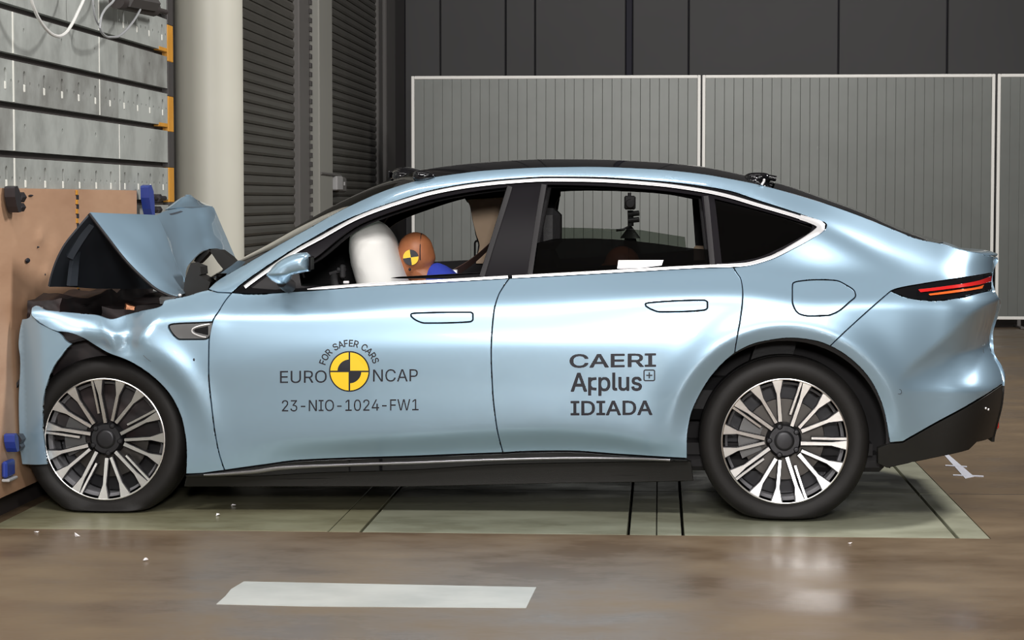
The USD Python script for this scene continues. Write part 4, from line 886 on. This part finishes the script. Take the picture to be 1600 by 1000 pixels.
# -- wheels
def wheel(cx, cy, cz, sgn, rot, flat, name='wheel', bulge=0.0):
    def T(m):
        v = np.array(m.vertices); v[:, 1] *= sgn; v += (cx, cy, cz); f = np.array(m.faces)
        return trimesh.Trimesh(v, f if sgn > 0 else f[:, ::-1], process=False)
    dark = [lathe_y([(.262, .012), (.262, .02), (.256, .035), (.252, .14), (.24, .2), (.10, .2)], 120)]
    hubm = lathe_y([(0, .034), (.062, .034), (.07, .045), (.075, .09), (0, .09)], 48)
    spokes, backs = [], []
    def spoke(a, r0, r1, w0, w1, off=0.0, flare=.040, tip=0.0):
        # machined face: narrow along its length, flared at the rim
        ca, sa = math.cos(a), math.sin(a); pts = [(r0, -w0 / 2), (r0 + (r1 - r0) * .66, -w1 / 2), (r1 - .004, -flare / 2 + tip), (r1, -flare / 2 + tip), (r1, flare / 2 + tip), (r1 - .004, flare / 2 + tip), (r0 + (r1 - r0) * .66, w1 / 2), (r0, w0 / 2)]
        def solid(pp, y0, y1, dish=.018):
            e = extrude(Polygon(pp), 1.0); v = np.array(e.vertices); rr, tt, zz = v[:, 0], v[:, 1] + off, v[:, 2]
            y = np.where(zz < .5, y0, y1) + dish * np.clip((r1 - rr) / (r1 - r0), 0, 1)
            return trimesh.Trimesh(np.stack([rr * ca - tt * sa, y, rr * sa + tt * ca], 1), e.faces, process=False)
        spokes.append(solid(pts, .012, .018)); backs.append(solid([(p, q * 1.15 + (.0015 if q > 0 else -.0015)) for p, q in pts], .0185, .05))
    for k in range(5):
        b = rot + k * 2 * math.pi / 5
        spoke(b, .068, .258, .014, .013, -.010, .036, -.004); spoke(b, .112, .256, .009, .009, .0115, .010, .001)
        for s in (1, -1):
            a0 = b + s * math.radians(25); ai = b + s * math.radians(31)
            p0 = np.array([math.cos(ai), math.sin(ai)]) * .070; p1 = np.array([math.cos(a0), math.sin(a0)]) * .258
            d = p1 - p0; a = math.atan2(d[1], d[0]); off = -p0[0] * math.sin(a) + p0[1] * math.cos(a); r0 = p0 @ (math.cos(a), math.sin(a)); r1 = p1 @ (math.cos(a), math.sin(a))
            spoke(a, r0 + .012, r1, .015 if s > 0 else .012, .013, off, .042)
    w = obj(name, T(cat(dark + [hubm] + backs)), ALLOY_DARK, car, smooth=35)
    obj('rim_barrel', T(lathe_y([(.247, .02), (.243, .04), (.236, .05), (.236, .075), (.243, .08), (.243, .19)], 120)), BARREL, w)
    obj('rim_lip', T(lathe_y([(.255, .016), (.256, .0105), (.259, .0095), (.263, .011), (.264, .018)], 140)), SILVER, w)
    for s in spokes: obj('spoke', T(s), SILVER, w, smooth=False)
    obj('hub_cap', T(lathe_y([(0, .0235), (.030, .0235), (.036, .0255), (.042, .032), (.043, .05)], 48)), ALLOY_DARK, w)
    for k in range(5):
        a = rot + math.pi / 5 + k * 2 * math.pi / 5 + math.radians(0); c = (.062 * math.cos(a), 0, .062 * math.sin(a))
        obj('lug_nut', T(lathe_y([(0, .028), (.008, .0285), (.012, .033), (.013, .05)], 16, c)), ALLOY_DARK, w)
    obj('brake_disc', T(lathe_y([(.05, .10), (.17, .10), (.172, .102), (.172, .122), (.05, .122)], 80)), DISC, w)
    cal = extrude(Polygon([(.10 * math.cos(t), .10 * math.sin(t)) for t in np.radians(np.linspace(150, 205, 8))] + [(.19 * math.cos(t), .19 * math.sin(t)) for t in np.radians(np.linspace(205, 150, 8))]), .06); v = np.array(cal.vertices)
    obj('brake_caliper', T(trimesh.Trimesh(np.stack([v[:, 0], .135 - v[:, 2], v[:, 1]], 1), cal.faces, process=False)), CALIPER, w)
    prof = [(.262, .022), (.268, .006), (.276, -.001), (.290, -.007), (.310, -.010), (.330, -.004), (.343, .010), (.350, .028), (.353, .05), (.3535, .075), (.347, .076), (.347, .084), (.3535, .085), (.354, .118), (.347, .119), (.347, .127), (.354, .128), (.3535, .165), (.3535, .19), (.350, .215), (.335, .24), (.30, .252), (.262, .235)]
    ty = lathe_y(prof, 140); v = np.array(ty.vertices)
    for rr, hh in ((.2815, .002), (.3265, .0018)): v[:, 1] -= hh * np.exp(-((np.hypot(v[:, 0], v[:, 2]) - rr) / .004) ** 2) * (v[:, 1] < .02)
    zf = -flat; below = np.clip(zf + .03 - v[:, 2], 0, None)
    sq = np.where(v[:, 2] < zf + .03, zf + .03 - .03 * (1 - np.exp(-below / .03)), v[:, 2]); v[:, 1] -= np.where(v[:, 1] < .1, 1, -1) * (bulge + .010) * np.clip(below / .04, 0, 1) * (np.hypot(v[:, 0], v[:, 2]) > .27)
    if bulge: v[:, 0] += (v[:, 0] < 0) * -.0 + np.clip(below / .07, 0, 1) ** 1.5 * .04 * np.clip(v[:, 0] / .08, -1, 1)
    v[:, 2] = sq
    obj('tyre', T(trimesh.Trimesh(v, ty.faces, process=False)), RUBBER, w, smooth=40)
    return w
RZ, FZ = .3335, .3135
wheel(.5235, .050, RZ, 1, 0.0, RZ - .002); wheel(.5235, 2 * CY - .050, RZ, -1, .6, RZ - .002)
wheel(-2.362, .115, FZ, 1, math.radians(27), FZ - .002, bulge=.012); wheel(-2.362, 2 * CY - .115, FZ, -1, .3, FZ - .002, bulge=.012)
# wheel-arch liners
def liner(cx, cz, r, a0, a1, y0=.075, y1=.50):
    an = np.radians(np.linspace(a0, a1, 40)); G = np.zeros((40, 2, 3))
    for j, y in enumerate((y0, y1)): G[:, j, 0] = cx + r * np.cos(an); G[:, j, 1] = y; G[:, j, 2] = cz + r * np.sin(an)
    bk_ = Polygon([(cx + r * math.cos(t), cz + r * math.sin(t)) for t in an]); e = extrude(bk_, .02); v = np.array(e.vertices)
    m = cat([shell(G, .01), trimesh.Trimesh(np.stack([v[:, 0], y1 + .02 - v[:, 2], v[:, 1]], 1), e.faces, process=False)])
    obj('arch_liner', m, DARK, car); obj('arch_liner', mirror(m), DARK, car)
liner(.523, .345, .450, -16, 192, .115, .40); liner(-2.36, .33, .418, -5, 186, .06, .45)

# -- door mirror
mp = loop(curve([(417, 430), (424, 421), (436, 409), (452, 400), (466, 395.2), (478, 394.2), (484, 398)], 2.5), curve([(484, 398), (485.5, 405), (485, 423.5)], 3), curve([(485, 423.5), (470, 426.5), (457, 429.5)], 3), curve([(457, 429.5), (450, 437), (444, 444)], 3), curve([(444, 444), (436, 446), (428, 443.5), (417, 430)], 2.5))
def mirror_unit():
    w = Pv(mp, -.07); poly = Polygon(w[:, [0, 2]]); V, T = tri_poly(poly, .008)
    bd = np.array([poly.exterior.distance(Point(p)) for p in V]); k = np.sqrt(np.clip(1 - (1 - np.clip(bd / .045, 0, 1)) ** 2, 0, 1))
    lower_t = np.clip((P(450, 428, -.07)[2] - V[:, 1]) / .04, 0, 1)
    yn = -.095 - .045 * k + lower_t * .075; yfar = -.06 + .03 * k + .12 * lower_t
    E = np.vstack([T[:, [0, 1]], T[:, [1, 2]], T[:, [2, 0]]]); key = np.sort(E, 1); _, inv, cnt = np.unique(key, axis=0, return_inverse=True, return_counts=True)
    Bd = E[cnt[inv.ravel()] == 1]; n = len(V)
    top = np.stack([V[:, 0], yn, V[:, 1]], 1); bot = np.stack([V[:, 0], yfar, V[:, 1]], 1)
    F = [T, T[:, ::-1] + n, np.stack([Bd[:, 0], Bd[:, 0] + n, Bd[:, 1] + n], 1), np.stack([Bd[:, 0], Bd[:, 1] + n, Bd[:, 1]], 1)]
    return trimesh.Trimesh(np.vstack([top, bot]), np.vstack(F), process=False)
mu = mirror_unit()
mr = obj('door_mirror', mu, PAINT, car); obj('door_mirror', mirror(mu), PAINT, car)
a = P(486, 411, -.08); obj('mirror_glass', cbox((a[0] - .004, -.135, a[2] - .03), (a[0] + .006, -.03, a[2] + .028), .004), BLACK_GLOSS, mr)
st_ = strip(curve([(448, 408), (458, 404.5), (476, 401.5)], 3), 2.0, -.149, .0015) if False else None
a, b = P(440, 441, -.02), P(452, 447, .07); foot = tube([a, (a + b) / 2, b], [.022, .028, .03], 12); obj('mirror_foot', foot, BLACK_TRIM, mr)
sail = panel(pxpoly(loop([(392, 449.5), (462, 397), (470, 446), (500, 452.5), (430, 456.5), (400, 458)])), h=.015, th=.01, dy=.004); obj('mirror_sail', sail, BLACK_TRIM, car); obj('mirror_sail', mirror(sail), BLACK_TRIM, car)

# -- roof sensors
def dome(cx, cy, cz, sx, sy, sz, tail=1.0):
    s = trimesh.creation.icosphere(subdivisions=4, radius=1.0); v = np.array(s.vertices); n = np.abs(v) ** 2.6; v = v / np.maximum((n.sum(1) ** (1 / 2.6))[:, None], 1e-9)
    x = v[:, 0]; v = v * (sx, sy, sz); v[:, 2] *= np.where(x > 0, 1 - .55 * np.clip(x, 0, 1) ** 1.2 * tail, 1); v[:, 0] = np.where(x > 0, v[:, 0] * (1 + tail), v[:, 0])
    return trimesh.Trimesh(v + (cx, cy, cz), s.faces, process=False)
c = P(646, 274, CY); rs_ = obj('roof_sensor', dome(c[0] - .03, CY, c[2] - .012, .065, .22, .050), BLACK_GLOSS, car, label='glossy black sensor housing at the top of the windscreen')
obj('sensor_lens', cbox((c[0] - .098, CY - .15, c[2] - .015), (c[0] - .090, CY + .15, c[2] + .018), .004), BLACK_GLOSS, rs_)
for yq in (.42, 2 * CY - .42):
    c = P(662, 271, .42); obj('roof_sensor', dome(c[0] - .012, yq, c[2] - .012, .035, .045, .026, .9), BLACK_GLOSS, car, label='small black corner sensor on the roof front edge')
c = P(1184, 277, .62); rr_ = obj('roof_antenna', dome(c[0] - .0, .62, c[2] - .005, .06, .05, .026, -.05), BLACK_GLOSS, car, label='black rear roof sensor wedge')
c2 = P(1208, 277, .6)
for yo in (-.03, .05): obj('sensor_lens', cyl(c2 + (-.02, yo, .0), c2 + (.012, yo, -.006), .012, 14), BLACK_GLOSS, rr_)
cc = np.array([P(1194, 280.5, .40), P(1193.5, 284, .39), P(1190, 289, .385)]); obj('roof_clip', tube(cc, .006, 8), CHROME, car)

# -- cabin
obj('dashboard', lump((P(372, 440, .6)[0], .22, .74), (P(512, 440, .6)[0], 1.72, P(500, 444, .9)[2] - .03), 21, .008), INTERIOR, car)
obj('cowl_panel', box((P(345, 452, .6)[0], .24, .6), (P(395, 440, .6)[0], 1.72, P(395, 452, .6)[2])), DARK, car)
obj('cabin_floor', box((-1.7, .2, .26), (.9, 1.76, .31)), DARK, car)
obj('bulkhead', box((-1.78, .2, .3), (-1.70, 1.76, .9)), DARK, car)
sw0 = P(566, 440, .55); tor = lathe_y([(.175 + .016 * math.cos(t), .016 * math.sin(t)) for t in np.linspace(0, 2 * math.pi, 13)], 48)
tor.apply_transform(trimesh.transformations.rotation_matrix(math.radians(90), (0, 0, 1))); tor.apply_transform(trimesh.transformations.rotation_matrix(math.radians(-24), (0, 1, 0))); tor.apply_translation(sw0 - (.05, 0, .13))
st = obj('steering_wheel', tor, INTERIOR, car)
obj('column_stalk', cat([cbox(P(536, 424, .5) - (.012, .02, .03), P(536, 424, .5) + (.012, .02, .03), .006), tube([P(515, 428, .5), P(538, 421, .5)], .008, 8), cbox(P(534, 421.5, .5) - (.02, .015, .006), P(541, 420, .5) + (.0, .015, .006), .003)]), INTERIOR, st)
c = P(541, 441, .4); obj('stalk_cap', cbox(c - (.013, .01, .006), c + (.013, .01, .006), .003), PLAIN_WHITE, st)
# deployed driver airbag: a stout cushion standing against the wheel
def airbag():
    left = PchipInterpolator([345, 360, 386, 410, 430, 470], [584, 553, 547.5, 550.5, 557, 568]); right = PchipInterpolator([345, 352, 360, 374, 402, 430, 470], [592, 602, 609, 618, 628, 638, 648])
    pys = np.concatenate([[345.3, 346.5, 349], np.linspace(353, 470, 26)]); rows = []
    for py in pys:
        l, r = left(py), right(py); c = (l + r) / 2; w = (r - l) / 2; k = min(1, (py - 344.5) / 30) ** .5
        ang = np.arange(40) * 2 * np.pi / 40; hy = .21 * k
        y = .56 + hy * np.sign(np.sin(ang)) * np.abs(np.sin(ang)) ** .75; pxs = c + w * np.sign(np.cos(ang)) * np.abs(np.cos(ang)) ** .8
        y = np.where(np.isfinite(y), y, .56); rows.append(np.array([np.r_[P(a, py, .56)[0], yy_, P(a, py, .56)[2]] for a, yy_ in zip(pxs, y)]))
    G = np.array(rows); n, m = G.shape[:2]; V = G.reshape(-1, 3); F = []
    for i in range(n - 1):
        for j in range(m):
            a, b, c, d = i * m + j, i * m + (j + 1) % m, (i + 1) * m + (j + 1) % m, (i + 1) * m + j; F += [[a, b, c], [a, c, d]]
    V = np.vstack([V, G[0].mean(0), G[-1].mean(0)]); k0 = len(V) - 2
    F += [[k0, (j + 1) % m, j] for j in range(m)] + [[k0 + 1, (n - 1) * m + j, (n - 1) * m + (j + 1) % m] for j in range(m)]
    t = trimesh.Trimesh(V, F, process=False); v = np.array(t.vertices); nn = t.vertex_normals; v += nn * ((meshkit.fbm(v * 9, 3, 4) - .5) * .012)[:, None]; return trimesh.Trimesh(v, F, process=False)
obj('airbag', airbag(), AIRBAG, st, smooth=60, label='inflated white driver airbag')
def seat(xp, yc, name, head=True):
    x0 = P(xp, 430, yc)[0]
    s = obj(name, cbox((x0 - .50, yc - .24, .42), (x0 + .02, yc + .24, .56), .05), SEAT, car)
    pr = [(x0 - .02, .50), (x0 + .12, .50), (x0 + .28, 1.02), (x0 + .25, 1.10), (x0 + .17, 1.10), (x0 + .12, 1.02)]
    e = extrude(Polygon(pr).buffer(.02), .44); v = np.array(e.vertices); obj('backrest', trimesh.Trimesh(np.stack([v[:, 0], yc + .22 - v[:, 2], v[:, 1]], 1), e.faces, process=False), SEAT, s)
    if head: obj('headrest', cbox((x0 + .20, yc - .13, 1.12), (x0 + .30, yc + .13, 1.30), .03), SEAT, s)
seat(770, .56, 'front_seat'); seat(770, 1.40, 'front_seat')
rb = obj('rear_seat', cbox((-.12, .24, .40), (.40, 1.72, .58), .05), SEAT, car); e = extrude(Polygon([(.36, .5), (.5, .5), (.66, 1.10), (.56, 1.12)]).buffer(.02), 1.44); v = np.array(e.vertices)
obj('rear_backrest', trimesh.Trimesh(np.stack([v[:, 0], 1.70 - v[:, 2], v[:, 1]], 1), e.faces, process=False), SEAT, rb)
obj('parcel_shelf', box((.62, .25, 1.02), (1.25, 1.71, 1.06)), DARK, car)

# ================================================================== crash test dummies
def hulls(joints, bones):
    parts = []
    def ball(p, r): return m3.Manifold.sphere(r, 28).translate([float(x) for x in p])
    for a, b in bones:
        (pa, ra), (pb, rb) = joints[a], joints[b]; parts.append(m3.Manifold.batch_hull([ball(pa, ra), ball(pb, rb)]))
    m = m3.Manifold.batch_boolean(parts, m3.OpType.Add).refine_to_length(.022).to_mesh()
    t = trimesh.Trimesh(m.vert_properties[:, :3], m.tri_verts); trimesh.smoothing.filter_taubin(t, iterations=12); return t
def dummy(name, label, hx, hy, hz_, lean, marker, group):
    """seated, facing -x; the head's centre is given"""
    t = thing(name, label, 'dummy', group)
    H = np.array([hx, hy, hz_]); o = lambda dx, dy, dz: H + np.array([dx, dy, dz])
    nk = o(.055 + .05 * lean, 0, -.13); ch = o(.14 + .10 * lean, 0, -.30); pel = o(.22 + .12 * lean, 0, -.60)
    J = {'crown': (o(.012, 0, .022), .078), 'face': (o(-.012, 0, -.035), .066), 'jaw': (o(-.022, 0, -.068), .046), 'back': (o(.030, 0, -.012), .070), 'nose': (o(-.086, 0, -.030), .010), 'brow': (o(-.062, 0, .006), .020),
         'neck0': (o(.022, 0, -.07), .050), 'neck': (nk, .052), 'chest': (ch, .125), 'pel': (pel, .135)}
    B = [('crown', 'face'), ('face', 'jaw'), ('crown', 'back'), ('face', 'back'), ('brow', 'nose'), ('face', 'nose'), ('neck0', 'neck'), ('neck', 'chest'), ('chest', 'pel')]
    for s in (-1, 1):
        k = 'l' if s < 0 else 'r'
        J |= {k + 'sh': (ch + (-.01, s * .17, .10), .062), k + 'el': (ch + (-.16, s * .24, -.13), .046), k + 'wr': (ch + (-.38, s * .15, -.06), .032), k + 'ha': (ch + (-.45, s * .14, -.05), .034),
              k + 'hip': (pel + (-.02, s * .10, -.02), .10), k + 'kn': (pel + (-.46, s * .13, .03), .066), k + 'an': (pel + (-.70, s * .13, -.12 if hx < -.5 else -.14), .045), k + 'to': (pel + (-.84, s * .13, -.10), .035)}
        B += [('chest', k + 'sh'), (k + 'sh', k + 'el'), (k + 'el', k + 'wr'), (k + 'wr', k + 'ha'), ('pel', k + 'hip'), (k + 'hip', k + 'kn'), (k + 'kn', k + 'an'), (k + 'an', k + 'to')]
        for f in range(4):
            J |= {k + f'f{f}': (ch + (-.475, s * (.165 - .018 * f), -.045), .009), k + f'g{f}': (ch + (-.505, s * (.165 - .018 * f), -.065 - .003 * f), .008)}; B += [(k + 'ha', k + f'f{f}'), (k + f'f{f}', k + f'g{f}')]
        J |= {k + 't': (ch + (-.45, s * .09, -.03), .010)}; B += [(k + 'ha', k + 't')]
    obj('body', hulls(J, B), VINYL, t, smooth=60)
    J2 = {'a': (nk + (.004, 0, .028), .066), 'b': (ch, .137), 'c': (pel, .147)}
    B2 = [('a', 'b'), ('b', 'c')]
    for s in (-1, 1): J2 |= {f's{s}': (ch + (-.01, s * .17, .10), .074), f'e{s}': (ch + (-.11, s * .22, -.06), .062)}; B2 += [('b', f's{s}'), ('a', f's{s}'), (f's{s}', f'e{s}')]
    obj('shirt', hulls(J2, B2), BLUECLOTH, t, smooth=60, label='blue cloth shirt')
    # skull cap joint: a thin dark band over the head
    an = np.radians(np.linspace(-22, 202, 40)); band = np.array([o(.040, .0735 * math.cos(q), .010 + .0835 * math.sin(q)) for q in an]); obj('skull_joint', tube(band, .0022, 6), INK, t)
    if marker:
        for k in range(4):
            a0 = math.radians(90 * k + 8); pts = [(0, 0)] + [(.034 * math.cos(a0 + q), .034 * math.sin(a0 + q)) for q in np.linspace(0, math.pi / 2, 10)]
            e = extrude(Polygon(pts), .003); v = np.array(e.vertices); c = o(.000, -.0770, -.010)
            obj('target_mark', trimesh.Trimesh(np.stack([c[0] + v[:, 0], c[1] + .0015 - v[:, 2] + .10 * np.abs(v[:, 0]) * 0, c[2] + v[:, 1]], 1), e.faces, process=False), YELLOW if k % 2 else INK, t, smooth=False)
        s = trimesh.creation.icosphere(subdivisions=2, radius=.006); s.apply_translation(o(-.006, -.068, -.062)); obj('bolt_hole', s, INK, t)
c = P(645, 398, .56)
dummy('crash_dummy', 'brown crash test dummy in blue with a yellow and black disc, pressed into the airbag', c[0], .56, c[2], 1.0, True, 'crash test dummies in the car')
c = P(968, 420, .56)
dummy('crash_dummy', 'crash test dummy in the rear seat behind tinted glass', c[0], .56, c[2], 0.3, False, 'crash test dummies in the car')
